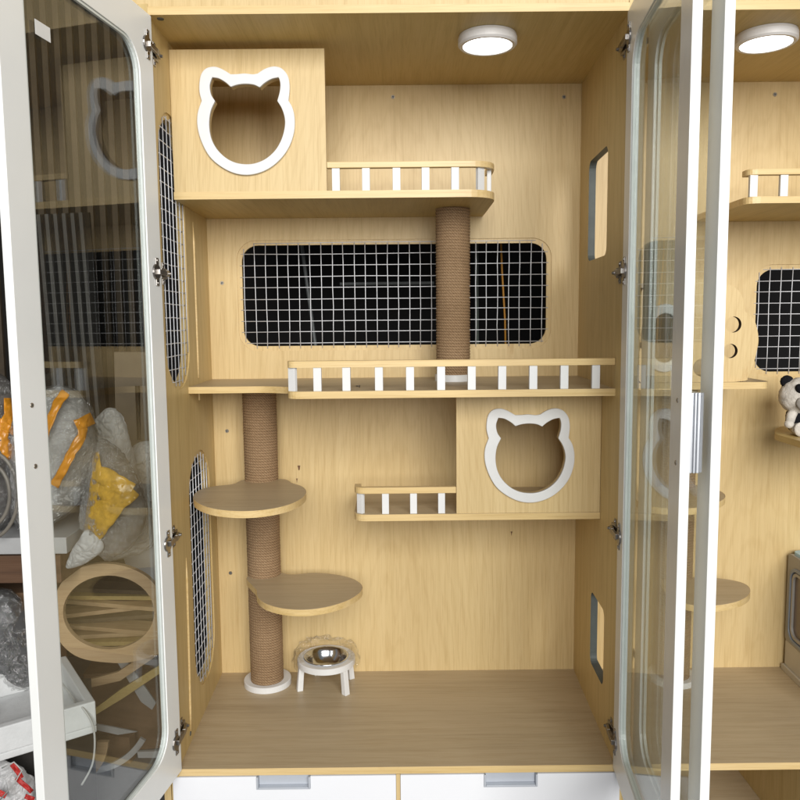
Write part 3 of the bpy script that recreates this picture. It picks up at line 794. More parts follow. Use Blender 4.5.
# post with two steps, mostly hidden by the doors
q2x = at(676, 540, p2y).x
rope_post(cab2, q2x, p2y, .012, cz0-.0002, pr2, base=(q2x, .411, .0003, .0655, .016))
step(cab2, [(662, 486), (640, 491), (636, 499), (650, 506), (675, 508.5), (700, 507), (718, 502), (725, 496.5), (720, 491), (705, 487.5), (694, 485)], 676, 489, post=(q2x, p2y))
step(cab2, [(662, 577), (668, 590), (676, 599), (690, 604.5), (712, 605.5), (733, 602.5), (746, 597), (750, 590.5), (746, 584.5), (734, 580.5), (715, 578), (697, 578), (684, 575)], 676, 582, post=(q2x, p2y))
# small perch that carries the panda
pz = at(790, 434.5, .30).z
pts = [tuple(atz(px, py, pz)[:2]) for px, py in ((775, 431), (776.5, 434), (790, 438), (812, 444), (845, 447), (870, 440), (870, 430), (850, 425.5), (790, 425.8), (777, 428))]
st = obj('perch', slab([(x, min(y, DP-.002)) for x, y in smooth_loop(pts, 5)], [], fXY, pz-.0165, pz), W_D, cab2, bevel=.0008)
# its left door, half open beside the first cabinet's right door
make_door(cab2, .5485, -.004, .5035, -.487, -.004, 1.634, -1, 0, hinge_px=[1.585, .25, .95], sideX=lambda y: XAi(y))

# ================================================================== BOWL AND STAND
bx, by = at(326.5, 660, .395).x, .392
ztop = at(326, 669.5, by-.078).z
stand = thing('bowl_stand', 'small round white bowl stand on splayed legs, on the cabinet floor beside the rope post', 'bowl stand', (bx, by, 0))
bm = bmesh.new(); rb = .0575; ro = .0800; th = .017
lathe(bm, [(rb, ztop-th), (ro-.001, ztop-th), (ro, ztop-th+.001), (ro, ztop-.0015), (ro-.0015, ztop), (rb, ztop), (rb, ztop-th)], (bx, by, 0), 64)
obj('stand_top', bm, WHITEP, stand)
for ang in (200, 317, 33, 118):
    c, s_ = math.cos(R(ang)), math.sin(R(ang)); d = Vector((c, s_, 0)); t = Vector((-s_, c, 0)); bm = bmesh.new()
    prof = [(.062, ztop-.004), (.077, ztop-.004), (.0805, ztop*.55), (.085, .0), (.069, .0), (.066, ztop*.5)]
    A = [bm.verts.new(Vector((bx, by, 0))+d*r+t*-.0080+Vector((0, 0, z))) for r, z in prof]
    B = [bm.verts.new(Vector((bx, by, 0))+d*r+t*.0080+Vector((0, 0, z))) for r, z in prof]
    for i in range(6): j = (i+1) % 6; bm.faces.new((A[i], A[j], B[j], B[i]))
    bm.faces.new(A[::-1]); bm.faces.new(B); obj('leg', bm, WHITEP, stand, bevel=.0012)
bm = bmesh.new()
lathe(bm, [(0, ztop-.038), (.030, ztop-.0375), (.042, ztop-.030), (.052, ztop-.012), (.0565, ztop+.003), (.0605, ztop+.0045), (.0625, ztop+.003), (.0615, ztop+.002), (.0575, ztop+.0015), (.051, ztop-.014), (.041, ztop-.032), (.029, ztop-.0395), (0, ztop-.040)], (bx, by, 0), 64)
bo = obj('food_bowl', bm, CHROME, None, smooth=True); tag(bo, 'shiny stainless steel bowl set in the round white stand', 'bowl')
bm = bmesh.new(); nu, nv = 90, 16; g = []
for i in range(nu+1):
    t = R(-25)+R(240)*i/nu; row = []; fade = min(1, i/10, (nu-i)/10)
    back = max(0, math.sin(t)); left = max(0, math.cos(t-R(165)))
    for j in range(nv+1):
        q = j/nv; r = .066+.026*q
        n1 = noise.noise(Vector((math.cos(t)*3.1, math.sin(t)*3.1, q*3)))
        n2 = noise.noise(Vector((math.cos(t)*9, math.sin(t)*6, q*4+5)))
        n3 = noise.noise(Vector((math.cos(t)*22, math.sin(t)*22, q*15+9)))
        h = ztop+.004+fade*(math.sin(q*math.pi*.8))*(.015*back+.008*left+.001)*(1+1.1*n1)+.007*abs(n2)*(.2+back)*fade
        if q > .8 and back < .3: h -= (q-.8)*.10
        rr = r+.010*n2*fade+.002*n3
        x = bx+rr*math.cos(t); y = min(by+rr*math.sin(t), DP-.004)
        row.append(bm.verts.new((x, y, max(h, .004))))
    g.append(row)
for i in range(nu):
    for j in range(nv): bm.faces.new((g[i][j], g[i+1][j], g[i+1][j+1], g[i][j+1]))
bmesh.ops.remove_doubles(bm, verts=bm.verts, dist=.00005)
tag(obj('plastic_film', bm, THINF, None), 'crumpled clear plastic film lying around the rim of the steel bowl', 'plastic film')

# ================================================================== PANDA
def ball(bm, c, r, M=None, nu=28, nv=18, fuzz=.0):
    c = Vector(c); rx, ry, rz = r; rows = []
    for j in range(nv+1):
        ph = math.pi*j/nv; row = []
        for i in range(nu):
            t = 2*math.pi*i/nu; d = Vector((math.sin(ph)*math.cos(t), math.sin(ph)*math.sin(t), math.cos(ph)))
            k = 1+fuzz*noise.noise(d*6+c*40)
            p = Vector((d.x*rx, d.y*ry, d.z*rz))*k
            if M: p = M @ p
            if j in (0, nv) and i: row.append(row[0])
            else: row.append(bm.verts.new(c+p))
        rows.append(row)
    for j in range(nv):
        for i in range(nu):
            vs = []
            for v in (rows[j][i], rows[j][(i+1) % nu], rows[j+1][(i+1) % nu], rows[j+1][i]):
                if v not in vs: vs.append(v)
            if len(vs) > 2: bm.faces.new(vs)
PY = .31; kp = (PY-CAM.y)/FPX
pc = at(801.5, 396, PY); px0 = pc.x
panda = thing('panda_plush', 'black and white panda soft toy seated on the small wooden perch at the right edge', 'soft toy', (px0, PY, pz))
bm = bmesh.new(); ball(bm, (px0, PY, pz+.040), (.036, .032, .042), fuzz=.08); obj('body', bm, BLACKF, panda, smooth=True)
bm = bmesh.new(); ball(bm, (px0, PY-.004, pc.z), (22.5*kp, .046, 19*kp), fuzz=.06, nu=40, nv=28); hd = obj('head', bm, WHITEF, panda, smooth=True)
for sx in (-1, 1):
    bm = bmesh.new(); ball(bm, (px0+sx*14.5*kp, PY+.004, at(803, 381.5, PY).z), (6.6*kp, .011, 6.2*kp), fuzz=.1); obj('ear', bm, BLACKF, hd, smooth=True)
    bm = bmesh.new(); ball(bm, (px0-3.5*kp+sx*6.6*kp, PY-.040, at(803, 388, PY).z+.002), (4.2*kp, .012, 5.0*kp), M=Matrix.Rotation(sx*.5, 3, 'Y')); obj('eye_patch', bm, BLACKF, hd, smooth=True)
    bm = bmesh.new(); ball(bm, (px0-3.8*kp+sx*6.0*kp, PY-.0515, at(803, 387.6, PY).z+.002), (.0028, .002, .0028)); obj('eye', bm, plain('toy_eye', (.02, .012, .008), .1) if sx < 0 else bpy.data.materials['toy_eye'], hd, smooth=True)
    bm = bmesh.new(); tube(bm, [(px0+sx*.024, PY-.012, pz+.062), (px0+sx*.036, PY-.022, pz+.050), (px0+sx*.044, PY-.033, pz+.036)], [.012, .012, .010], 14); ball(bm, (px0+sx*.0475, PY-.036, pz+.031), (.0115, .0115, .011)); obj('arm', bm, WHITEF if sx < 0 else BLACKF, panda, smooth=True)
    bm = bmesh.new(); tube(bm, [(px0+sx*.016, PY-.010, pz+.018), (px0+sx*.024, PY-.035, pz+.016), (px0+sx*.026, PY-.052, pz+.018)], [.016, .015, .015], 14); ball(bm, (px0+sx*.026, PY-.053, pz+.019), (.017, .008, .0185)); lg = obj('leg', bm, WHITEF, panda, smooth=True)
    bm = bmesh.new(); ball(bm, (px0+sx*.021, PY-.0595, pz+.020), (.0105, .004, .0120)); obj('foot_pad', bm, BLACKF, lg, smooth=True)
bm = bmesh.new(); ball(bm, (px0-3*kp, PY-.043, at(803, 402, PY).z+.002), (11*kp, .014, 8.5*kp), fuzz=.05); mz = obj('muzzle', bm, GREYF, hd, smooth=True)
bm = bmesh.new(); ball(bm, (px0-3.6*kp, PY-.0575, at(803, 398, PY).z+.003), (3.6*kp, .004, 2.4*kp)); obj('nose', bm, BLACKF, mz, smooth=True)

# ================================================================== GREY CARRIER AT THE RIGHT EDGE
c0 = atz(781.5, 667, 0); c1 = atz(799, 684.5, 0)
gx0 = c0.x; slope = (c1.x-c0.x)/(c1.y-c0.y); zt_ = at(787.5, 553.5, .455).z; zm = at(785, 640, .455).z
fg = lambda a, b, d: Vector((gx0+slope*(a-c0.y)+d, a, b))
car = thing('pet_carrier', 'taupe and beige plastic carrier with rounded window, at the right edge', 'pet carrier', (1.25, .28, 0))
ya, yb = .13, .464; ymid = (ya+yb)/2
bm = slab(rrect(ya, yb, zm, zt_, .014, 5), [rrect(ya+.03, yb-.022, zm-.0+.012+.0, zt_-.035, .035, 8)], fg, 0, .012); obj('side_shell', bm, GREYP, car, bevel=.003)
bm = slab(rrect(ya+.004, yb-.004, .018, zm-.0005, .004, 3), [], fg, .0005, .012); obj('lower_shell', bm, GREYP2, car, bevel=.002)
bm = slab(rrect(ya-.004, yb+.004, .0005, .0175, .006, 3), [], fg, -.006, .012); obj('base_rim', bm, GREYP2, car, bevel=.003)
for k_, (e, m_, d0, d1) in enumerate(((.0, GASK, -.004, .004), (.012, GREYP, -.002, .005))):
    o_ = rrect(ya+.03+e-.004, yb-.022-e+.004, zm+.012+e-.004, zt_-.035-e+.004, .037-e*.6, 8); i_ = rrect(ya+.03+e+.005, yb-.022-e-.005, zm+.012+e+.005, zt_-.035-e-.005, .030-e*.6, 8)
    obj('window_gasket', slab(o_, [i_], fg, d0, d1), m_, car, bevel=.001)
obj('window', slab(rrect(ya+.045, yb-.037, zm+.026, zt_-.05, .024, 8), [], fg, .005, .008), plain('brown_tinted_window', (.16, .12, .09), .25, var=.1), car)
bm = boxbm(gx0+.0+.02, gx0+.36, ya+.004, yb-.004, .0175, zt_-.003); obj('shell', bm, GREYP, car, bevel=.006)
bm = slab(rrect(gx0+.006, gx0+.36, ya+.006, yb-.006, .02, 5), [], fXY, zt_-.002, zt_+.008); obj('lid', bm, BLUE, car, bevel=.002)

# ================================================================== LEFT STORE CLUTTER
def pxb(name, pts, Y, th, mat, parent=None, tilt=0, tx=0, bevel=.001, holes=(), k=0):
    """thick board whose outline stands at depth Y; tilt leans it back with height"""
    c = pts[0]
    def Yf(px, py): return Y + tilt*(600-py)/400 + tx*(px-100)/100
    P = [at(px, py, Yf(px, py)) for px, py in pts]
    if k: 
        q = smooth_loop([(p.x, p.z) for p in P], k)
    else: q = [(p.x, p.z) for p in P]
    H = []
    for h in holes: H.append([(lambda p: (p.x, p.z))(at(px, py, Yf(px, py))) for px, py in h])
    zs = [p.z for p in P]; zmid = sum(zs)/len(zs); dz = (max(zs)-min(zs)) or 1
    kk = (Yf(*pts[0])-Yf(pts[0][0], pts[0][1]+10))/((at(pts[0][0], pts[0][1], Y).z-at(pts[0][0], pts[0][1]+10, Y).z) or 1) if tilt else 0
    xm = sum(p.x for p in P)/len(P)
    f = lambda a, b, d: Vector((a, Y+kk*(b-CZ*.62)+d, b))
    return obj(name, slab(q, H, f, 0, th), mat, parent, bevel=bevel)
def pillow(name, pts, Y, depth, mat, parent=None, lump=.012, ls=9, grow=1.0, seed=0, back=.6, crumple=0.):
    P = [at(px, py, Y) for px, py in pts]; q = smooth_loop([(p.x, p.z) for p in P], 12 if crumple else 6)
    cx = sum(a for a, b in q)/len(q); cz = sum(b for a, b in q)/len(q)
    bm = bmesh.new(); n = len(q); NS = 34 if crumple else 14
    S = [math.sin(math.pi/2*i/NS)**.8 for i in range(NS)]+[1.0]
    def ringat(s, sg):
        r = []
        for a, b in q:
            x = cx+(a-cx)*s*grow; z = cz+(b-cz)*s*grow
            d = depth*math.sqrt(max(0, 1-s**2.2))*(1 if sg < 0 else back)
            v = Vector((x, sg*.3, z))*ls+Vector((seed, seed*.7, 0))
            nn = noise.noise(v)+.5*noise.noise(v*2.3)+.3*noise.noise(v*5.1)
            cr_ = 0
            if crumple:
                w_ = Vector((x, z, sg*.2+seed)); w2 = w_*24+Vector((noise.noise(w_*30), noise.noise(w_*30+Vector((5, 5, 5))), 0))*1.6
                cr_ = crumple*((1-abs(noise.noise(w2))*2.2)+.6*(1-abs(noise.noise(w2*2.1))*2.2)-.8)
            r.append(Vector((x+lump*.35*nn*(1-s*.3)+(a-cx)*cr_*.8, Y+sg*(d+lump*nn*(1.15-s)+cr_), z+lump*.35*noise.noise(v+Vector((9, 9, 9)))+(b-cz)*cr_*.8)))
        return r
    rows = [ringat(s, -1) for s in S[::-1]]
    vr = [[bm.verts.new(p) for p in r] for r in rows[:-1]]
    c0_ = bm.verts.new(rows[-1][0])
    for r0, r1 in zip(vr, vr[1:]):
        for i in range(n): bm.faces.new((r0[i], r0[(i+1) % n], r1[(i+1) % n], r1[i]))
    for i in range(n): bm.faces.new((vr[-1][i], vr[-1][(i+1) % n], c0_))
    rows = [ringat(s, 1) for s in S[:-1]]
    vb = [[bm.verts.new(p) for p in r] for r in rows[1:]]; c1_ = bm.verts.new(rows[0][0]); vb.append(vr[0])
    for r0, r1 in zip(vb, vb[1:]):
        for i in range(n): bm.faces.new((r0[i], r0[(i+1) % n], r1[(i+1) % n], r1[i]))
    for i in range(n): bm.faces.new((vb[0][i], vb[0][(i+1) % n], c1_))
    return obj(name, bm, mat, parent, smooth=not crumple)
def centre(pts, Y):
    P = [at(*p, Y) for p in pts]; return (sum(p.x for p in P)/len(P), Y, min(p.z for p in P))

# slatted panels against the dark wall
def slats(px0_, px1_, pyt, pyb, Y, pitch, wd, mat, label, lean=0):
    a = at(px0_, 300, Y).x; b = at(px1_, 300, Y).x; zb = at(80, pyb, Y).z; zt = at(80, pyt, Y).z
    t = thing('slatted_panel', label, 'wall panel', ((a+b)/2, Y, zb))
    M = Matrix.Translation((a, Y, zb)) @ Matrix.Rotation(lean, 4, 'Y') @ Matrix.Translation((-a, -Y, -zb))
    obj('backing', boxbm(a-.02, b+.02, Y, Y+.01, zb, zt, M), SLATB, t)
    bm = bmesh.new(); x = a; i = 0
    while x < b: box(bm, x, x+wd, Y-.016-.002*random.random(), Y-.0003, zb+.002, zt-.002-.0*i, M); x += pitch; i += 1
    obj('slats', bm, mat, t, bevel=.001)
slats(-40, 139, -120, 520, 1.50, .0495, .023, SLAT, 'dark panel of brown vertical slats against the back wall, seen through the left door glass')
slats(52, 97, 214, 470, 1.12, .030, .013, plain('grey_slat', (.085, .078, .068), .6, var=.3, vs=8), 'shorter panel of grey slats leaning in front of the taller brown slatted panel', lean=-.035)

# board with a slot
sb = pxb('slotted_board', [(114, 352), (149, 352), (151, 452), (116, 452)], .95, .02, plain('pale_brown_board', (.17, .13, .085), .6, var=.2, vs=9), holes=[[(135, 386), (140, 386), (141, 441), (137, 441)]])
tag(sb, 'pale brown board with a narrow dark upright slot, behind the wrapped chairs', 'board')
# white chair backs
w1 = pillow('chair_back', [(88, 470), (92, 430), (101, 412), (113, 408), (123, 418), (130, 440), (137, 470), (147, 500), (152, 545), (110, 560), (92, 540)], .66, .05, BED, lump=.010, ls=14, crumple=.007)
tag(w1, 'tall pale arched chair back standing behind the yellow taped bundle', 'chair back')
w2 = pillow('chair_back', [(126, 462), (134, 446), (146, 441), (160, 446), (168, 470), (168, 520), (150, 540), (130, 520)], .80, .05, BED, lump=.010, ls=14, seed=3, crumple=.007)
tag(w2, 'lower pale rounded chair back partly behind the tall arched one, next to the door frame', 'chair back')
# table-like stack
def table(name, label, cat, px0_, px1_, pya, pyb, Y0, th, mat, depth=.35):
    z = at(20, pya, Y0).z; x0 = at(px0_, pya, Y0).x; x1 = at(px1_, pya, Y0).x
    return tag(obj(name, boxbm(x0, x1, Y0, Y0+depth, z-th, z), mat, bevel=.002), label, cat)
tw = table('white_board', 'white board lying on the walnut board, under the wrapped bundles', 'board', -120, 66, 538, 0, .36, .045, SHEETW)
tb = table('walnut_board', 'dark walnut board with a pale lower edge, left of the open door', 'board', -130, 60, 556, 0, .352, .075, BROWN, .37)
xa_ = tb.location
# supporting crate below
cr = thing('crate', 'plain brown carton standing under the walnut board, left of the open door', 'carton', (-1.3, .62, GZ))
obj('carton_body', boxbm(-1.62, -1.0, .46, .58, GZ, at(20, 593, .46).z-.0), CARD, cr, bevel=.003)
# wrapped cushion bundle seen through the glass
ptsA = [(28, 400), (45, 389), (62, 387), (78, 394), (89, 410), (95, 432), (96, 455), (90, 482), (78, 503), (60, 518), (38, 528), (20, 520), (14, 470), (16, 430)]
A = thing('wrapped_chair', 'white rounded chair shell wrapped in clear film with orange tape, behind the left glass door', 'wrapped chair', centre(ptsA, .40))
pillow('chair_shell', ptsA, .40, .10, BED, A, lump=.008)
pillow('wrapping_film', ptsA, .40, .118, FILM, A, lump=.012, ls=16, grow=1.03, seed=5, crumple=.011)
def strip(name, line, wpx, Yf, mat, parent, label=None):
    """tape strip laid over a bulging bundle: follows line of pixels, Yf gives the depth of the surface"""
    bm = bmesh.new(); prev = None; L = [Vector(p) for p in line]; pts = []
    for a, b in zip(L, L[1:]):
        for k in range(6): pts.append(a.lerp(b, k/6))
    pts.append(L[-1])
    for i, p in enumerate(pts):
        d = (pts[min(i+1, len(pts)-1)]-pts[max(i-1, 0)]).normalized(); nn = Vector((-d.y, d.x))*(1+.28*noise.noise(Vector((p.x*.12, p.y*.12, 1))))
        row = []
        for j in range(7):
            u = (j/6-.5)*wpx; q = p+nn*u; Y = Yf(q.x, q.y)+.008*noise.noise(Vector((q.x*.22, q.y*.22, 3)))+.005*noise.noise(Vector((q.x*.6, q.y*.6, 9)))
            row.append((q, Y))
        r0 = [bm.verts.new(at(q.x, q.y, Y)) for q, Y in row]; r1 = [bm.verts.new(at(q.x, q.y, Y+.0012)) for q, Y in row]
        r = r0+r1[::-1]
        if prev:
            for j in range(14): bm.faces.new((prev[j], prev[(j+1) % 14], r[(j+1) % 14], r[j]))
        prev = r
    return obj(name, bm, mat, parent, smooth=True)
def bulge(cx, cy, rx, ry, Y, depth):
    return lambda x, y: Y-depth*math.sqrt(max(0, 1-min(1, ((x-cx)/rx)**2+((y-cy)/ry)**2)**1.1))-.004
bA = bulge(56, 457, 46, 74, .40, .130)
strip('tape', [(66, 392), (58, 402), (50, 420), (43, 440)], 9, bA, TAPE, A)
strip('tape', [(84, 418), (82, 436), (72, 452), (63, 470), (54, 486)], 9, bA, TAPE, A)
strip('tape', [(76, 426), (93, 418)], 12, bA, TAPE, A)
# bubble-wrapped piece with a broad yellow tape
ptsC = [(94, 448), (104, 442), (120, 452), (132, 470), (140, 490), (146, 512), (138, 536), (120, 553), (104, 548), (90, 540), (84, 520), (88, 480)]
Cc = thing('taped_bundle', 'bubble wrapped bundle with a broad angular band of yellow tape, above the plywood ring', 'bundle', centre(ptsC, .42))
pillow('padded_piece', ptsC, .42, .055, plain('grey_padding', (.26, .24, .21), .7, var=.4, vs=25), Cc, lump=.012, ls=14, seed=2)
pillow('bubble_wrap', ptsC, .42, .078, BUBBLE, Cc, lump=.020, ls=26, grow=1.04, seed=8, crumple=.016)
bC = bulge(115, 500, 36, 60, .42, .098)
strip('tape', [(95, 452), (97, 470), (93, 495), (88, 530)], 9, bC, TAPEY, Cc)
strip('tape', [(97, 473), (112, 480), (131, 492)], 17, bC, TAPEY, Cc)
strip('tape', [(132, 488), (118, 503), (102, 520), (88, 542)], 19, bC, TAPEY, Cc)
strip('tape', [(93, 505), (112, 512)], 16, bC, TAPEY, Cc)
strip('tape', [(97, 488), (108, 494), (118, 500)], 18, bC, TAPEY, Cc)
# pale pointed corner
ptsD = [(86, 530), (96, 534), (104, 548), (88, 562), (72, 568), (66, 566), (72, 550), (80, 538)]
D = pillow('padded_corner', ptsD, .36, .02, SHEETW, None, lump=.006, ls=20, crumple=.003); tag(D, 'pale pointed corner of padding poking out below the yellow taped bundle', 'padding')
D2 = pxb('grey_panel', [(112, 520), (140, 515), (156, 548), (168, 580), (150, 583), (126, 566)], .70, .02, SHEETW, tilt=.0); tag(D2, 'plain grey panel leaning behind the plywood ring', 'panel')
# far left bundle beside the door's free edge
ptsE = [(-60, 380), (-20, 374), (2, 377), (12, 392), (19, 420), (22, 450), (23, 490), (14, 515), (-5, 530), (-60, 535)]
E_ = thing('wrapped_bundle', 'film wrapped grey bundle with orange tape at the left edge, above the walnut board', 'bundle', centre(ptsE, .44))
pillow('padded_piece', ptsE, .44, .09, plain('grey_rubbery_padding', (.16, .145, .13), .5, var=.5, vs=8), E_, lump=.02, ls=10, seed=12)
pillow('wrapping_film', ptsE, .44, .11, FILM, E_, lump=.022, ls=18, grow=1.03, seed=15, crumple=.010)
bE = bulge(-15, 455, 40, 80, .44, .13)
strip('tape', [(9, 398), (9, 415), (4, 428), (2, 440)], 10, bE, TAPE, E_)
strip('tape', [(-6, 420), (8, 428), (16, 432)], 9, bE, TAPE, E_)
strip('tape', [(2, 440), (8, 452), (12, 458)], 12, bE, TAPE, E_)
for k_, (r0, r1) in enumerate(((1.0, .8), (.72, .55))):
    tube_pts = [at(-12+30*r0*math.cos(R(t)), 495+44*r0*math.sin(R(t)), .44-.13) for t in range(-75, 80, 8)]
    bm = bmesh.new(); tube(bm, tube_pts, .005, 8); obj('tube_arc', bm, ARC, E_, smooth=True)
# grey wrapped piece under the walnut board
ptsG = [(-50, 594), (0, 590), (16, 597), (26, 615), (31, 640), (33, 668), (25, 690), (-50, 690)]
G = thing('wrapped_roll', 'dark grey roll in shiny clear film under the walnut board, above the polystyrene box', 'roll', centre(ptsG, .40))
pillow('roll', ptsG, .40, .05, plain('dark_grey_sheet', (.10, .10, .10), .4, var=.5, vs=9), G, lump=.01, ls=10, seed=22)
pillow('wrapping_film', ptsG, .40, .06, FILM, G, lump=.014, ls=20, grow=1.03, seed=25, crumple=.010)
# polystyrene box
YB = .20
zt2_ = at(95.5, 701, YB).z; zb2_ = at(94, 732, YB).z
fr_ = atz(95.5, 701, zt2_); bk_ = atz(66, 655.5, zt2_); fl_ = atz(0, 728, zt2_)
fr_, bk_, fl_ = (Vector((p.x, p.y)) for p in (fr_, bk_, fl_))
el = (fl_-fr_).normalized(); es = (bk_-fr_); Ls = es.length; es.normalize(); Ll = .46
fb = thing('polystyrene_box', 'open white polystyrene box tray lying behind the lower part of the left door', 'box', (*(fr_+el*.2+es*.15), zb2_))
def quadbox(bm, a0, a1, b0, b1, z0, z1):
    P = [fr_+el*a+es*b for a, b in ((a0, b0), (a1, b0), (a1, b1), (a0, b1))]
    hexa(bm, [(p.x, p.y, z0) for p in P]+[(p.x, p.y, z1) for p in P])
tw_ = .022; bm = bmesh.new()
out = [(0, 0), (Ll, 0), (Ll, Ls), (0, Ls)]; inn = [(tw_, tw_), (Ll-tw_, tw_), (Ll-tw_, Ls-tw_), (tw_, Ls-tw_)]
ff = lambda a, b, d: Vector(((fr_+el*a+es*b).x, (fr_+el*a+es*b).y, d))
bm = slab(out, [inn], ff, zb2_+.018, zt2_); obj('box_wall', bm, FOAM, fb, bevel=.003)
bm = slab(out, [], ff, zb2_, zb2_+.0178); obj('box_base', bm, FOAM, fb, bevel=.003)
q = fr_+el*.30+es*.10
bk = obj('foam_block', boxbm(q.x-.05, q.x+.04, q.y-.03, q.y+.07, zb2_+.0182, zt2_+.012), FOAM, bevel=.004); tag(bk, 'small white foam block inside the polystyrene box, left of the door', 'foam block')
pts_ = [ff(a, b, d) for a, b, d in ((.02, Ls+.004, zt2_-.05), (.02, Ls-.005, zt2_+.008), (.05, Ls-.06, zt2_+.002), (.03, .12, zt2_-.03), (.04, .03, zt2_-.01), (.03, -.004, zt2_-.01), (.012, -.02, zt2_-.06), (.02, -.03, zt2_-.14), (.05, -.02, zt2_-.2))]
sm = []
for i in range(len(pts_)-1):
    p0, p1, p2, p3 = pts_[max(0, i-1)], pts_[i], pts_[i+1], pts_[min(len(pts_)-1, i+2)]
    for s_ in range(8):
        t = s_/8; sm.append(.5*((2*p1)+(p2-p0)*t+(2*p0-5*p1+4*p2-p3)*t*t+(3*p1-p0-3*p2+p3)*t**3))
bm = bmesh.new(); tube(bm, sm, .0026, 8); tag(obj('cable', bm, CABLE, smooth=True), 'thin pale cable hanging over the edge of the polystyrene box', 'cable')
# carton below the foam box
obj_c = obj('carton', boxbm(fl_.x-.20, at(56, 735, YB).x-.03, YB+.0, YB+.3, GZ, zb2_-.0005), plain('dark_carton', (.05, .045, .04), .8, var=.4), bevel=.003)
tag(obj_c, 'dark carton standing under the polystyrene box, behind the red printed bag', 'carton')
# bag with red print
ptsR = [(-30, 768), (0, 760), (12, 764), (24, 768), (34, 782), (36, 812), (10, 830), (-30, 830)]
Rb = thing('printed_bag', 'crumpled white plastic bag with red print below the polystyrene box', 'bag', centre(ptsR, .10))
pillow('bag_body', ptsR, .12, .035, PAPER, Rb, lump=.020, ls=22, seed=31, crumple=.008)
bR = bulge(5, 795, 40, 40, .12, .062)
for ln, w_ in (([(12, 764), (18, 772), (22, 778)], 5), ([(16, 778), (28, 788), (32, 792)], 5), ([(25, 796), (34, 800)], 6), ([(-2, 792), (6, 796)], 6)):
    strip('red_print', ln, w_, bR, RED, Rb)
bm = bmesh.new(); tube(bm, [at(2, 768, .05), at(14, 762, .04), at(22, 770, .04), at(14, 784, .045), at(0, 800, .05)], .0016, 8)
tag(obj('cord', bm, CABLE, smooth=True), 'thin white cord looping over the red printed bag', 'cord')
# plywood ring board
def ell(cx, cy, rx, ry, n=40): return [(cx+rx*math.cos(2*math.pi*k/n), cy+ry*math.sin(2*math.pi*k/n)) for k in range(n)]
rbd = pxb('plywood_ring', [(57, 606), (60, 590), (70, 574), (86, 564), (106, 560.5), (127, 563), (146, 571), (158, 582), (165, 596), (168, 625), (164, 648), (135, 658), (110, 658.5), (84, 654), (67, 642), (58.5, 625)], .50, .018, PLY, tilt=.08, holes=[ell(112, 609, 45, 36.5)], k=4, bevel=.001)
tag(rbd, 'plywood board cut with a large round hole, behind the left glass door', 'plywood board')
# slats stacked behind the ring
stk = thing('plywood_offcuts', 'stack of long thin plywood offcuts seen through the hole of the plywood ring', 'offcuts', (-.95, .75, at(110, 650, .75).z))
random.seed(11)
for k_ in range(9):
    z = at(110, 646-6.2*k_, .74).z; a = random.uniform(-.05, .09); y = .70+.012*k_+random.uniform(0, .02)
    M = Matrix.Translation((-.95, y, z)) @ Matrix.Rotation(a, 4, 'Y') @ Matrix.Rotation(random.uniform(-.2, .2), 4, 'Z')
    obj('offcut', boxbm(-.28, .26, -.03, .05, 0, .013, M), [PLY, W_D, PLY][k_ % 3] if k_ % 4 else SLAT, stk, bevel=.001)
# cartons and strips on the floor
def carton(px0_, px1_, pyb, pyt, Y, dep, rz, label, mat=CARD):
    x0, x1 = at(px0_, 700, Y).x, at(px1_, 700, Y).x; z0 = max(GZ, at(110, pyb, Y).z); z1 = at(110, pyt, Y).z
    M = Matrix.Translation(((x0+x1)/2, Y, 0)) @ Matrix.Rotation(rz, 4, 'Z')
    t = thing('carton', label, 'carton', ((x0+x1)/2, Y, z0)); h = (x1-x0)/2
    obj('carton_body', boxbm(-h, h, 0, dep, z0, z1, M), mat, t, bevel=.003)
    obj('packing_tape', boxbm(-.025, .025, -.0006, dep+.0006, z1-.05, z1+.0006, M), plain('brown_tape', (.20, .13, .07), .3, var=.1) if 'brown_tape' not in bpy.data.materials else bpy.data.materials['brown_tape'], t)
    return t
carton(86, 166, 772, 672, .86, .3, .12, 'large brown carton on the floor behind the white strips')
carton(70, 130, 772, 735, .80, .04, -.2, 'low flat brown carton lying in front of the large brown one')
def strips(name, label, pts, Y, th, mat, k=0, tilt=0): return tag(pxb(name, pts, Y, th, mat, k=k, bevel=.0006), label, 'strip')
strips('white_strip', 'white board strip leaning diagonally on the large brown carton', [(117, 662), (126, 660), (156, 703), (152, 710), (141, 702)], .62, .006, SHEETW)
strips('white_strip', 'white strip wedge lying level right of the polystyrene box', [(95, 724), (112, 727), (137, 732), (118, 735), (96, 730)], .64, .006, SHEETW)
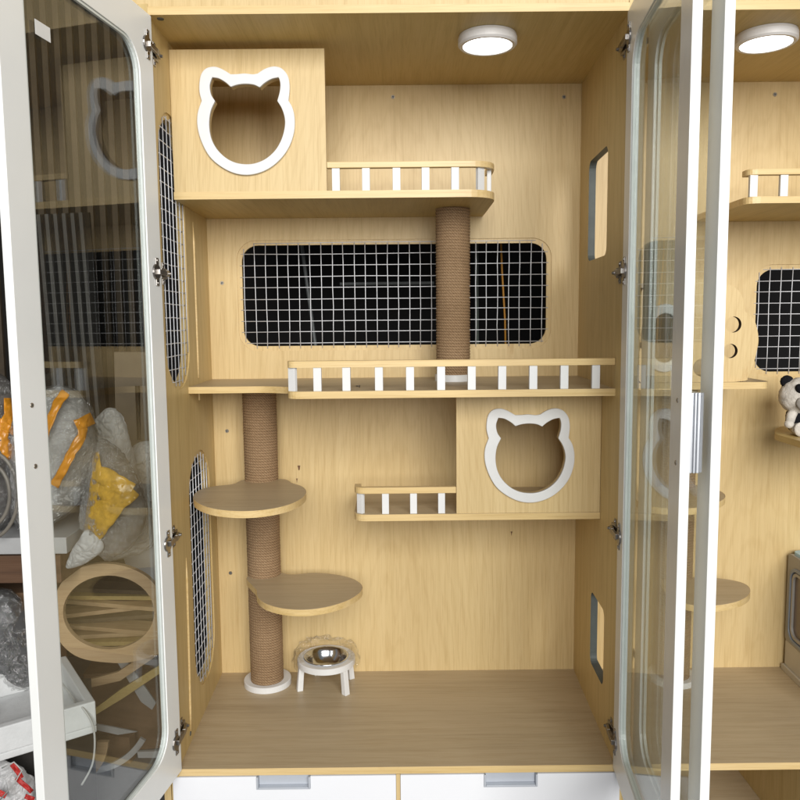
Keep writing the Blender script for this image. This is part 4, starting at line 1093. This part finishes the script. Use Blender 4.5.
strips('white_strip', 'short white block piece low beside the door frame', [(137, 752), (162, 751), (161, 758), (138, 758)], .60, .01, SHEETW)
strips('plywood_strip', 'long plywood strip slanting up to the right below the plywood ring', [(82, 718-0), (120, 690), (168, 660), (168, 668), (122, 699), (84, 722)], .60, .012, W_D)
strips('plywood_strip', 'upper plywood strip slanting just under the plywood ring', [(78, 683), (118, 672), (166, 640), (168, 648), (120, 681), (80, 690)], .56, .012, PLY)
def arc(name, label, cx, cy, r, t0, t1, wpx, Y, th, mat, sy=1):
    o_ = [(cx+r*math.cos(R(t)), cy+sy*r*math.sin(R(t))) for t in range(t0, t1, 4)]; i_ = [(cx+(r-wpx)*math.cos(R(t)), cy+sy*(r-wpx)*math.sin(R(t))) for t in range(t0, t1, 4)]
    return tag(pxb(name, o_+i_[::-1], Y, th, mat, bevel=.0006), label, 'offcut')
arc('curved_offcut', 'curved plywood offcut arching up from the floor behind the door glass', 40, 742, 68, 0, 66, 11, .62, .014, PLY, .8)
arc('curved_offcut', 'curved white offcut sweeping toward the lower left behind the door glass', 88, 708, 66, 30, 100, 6, .66, .010, SHEETW)
# shapes in the dark behind the cabinet, seen through the wire window
def pole(name, label, p0, p1, Y, r, mat, cat='pole', off=0):
    a, b = at(*p0, Y), at(*p1, Y); bm = bmesh.new(); cyl(bm, a, b, r, r, 10); tag(obj(name, bm, mat, smooth=False), label, cat)
pole('leaning_pole', 'thin grey pole leaning in the dark behind the wire window, left part', (299, 225), (319, 372), .95, .006, POLE)
pole('upright_pole', 'pale upright pole in the dark behind the wire window, just right of the rope post', (476, 225), (477, 345), .95, .007, plain('pale_pole', (.10, .12, .10), .5))
pole('cross_bar', 'faint pale crossbar in the dark behind the wire window', (340, 284), (434, 283), 1.0, .006, POLE)
bm = bmesh.new(); tube(bm, [at(500, 215, .7), at(502, 270, .7), at(505, 320, .7), at(506, 370, .7)], .003, 8)
tag(obj('hanging_cable', bm, plain('orange_cable_sheath', (.55, .25, .03), .5), smooth=True), 'orange cable hanging in the dark behind the wire window', 'cable')
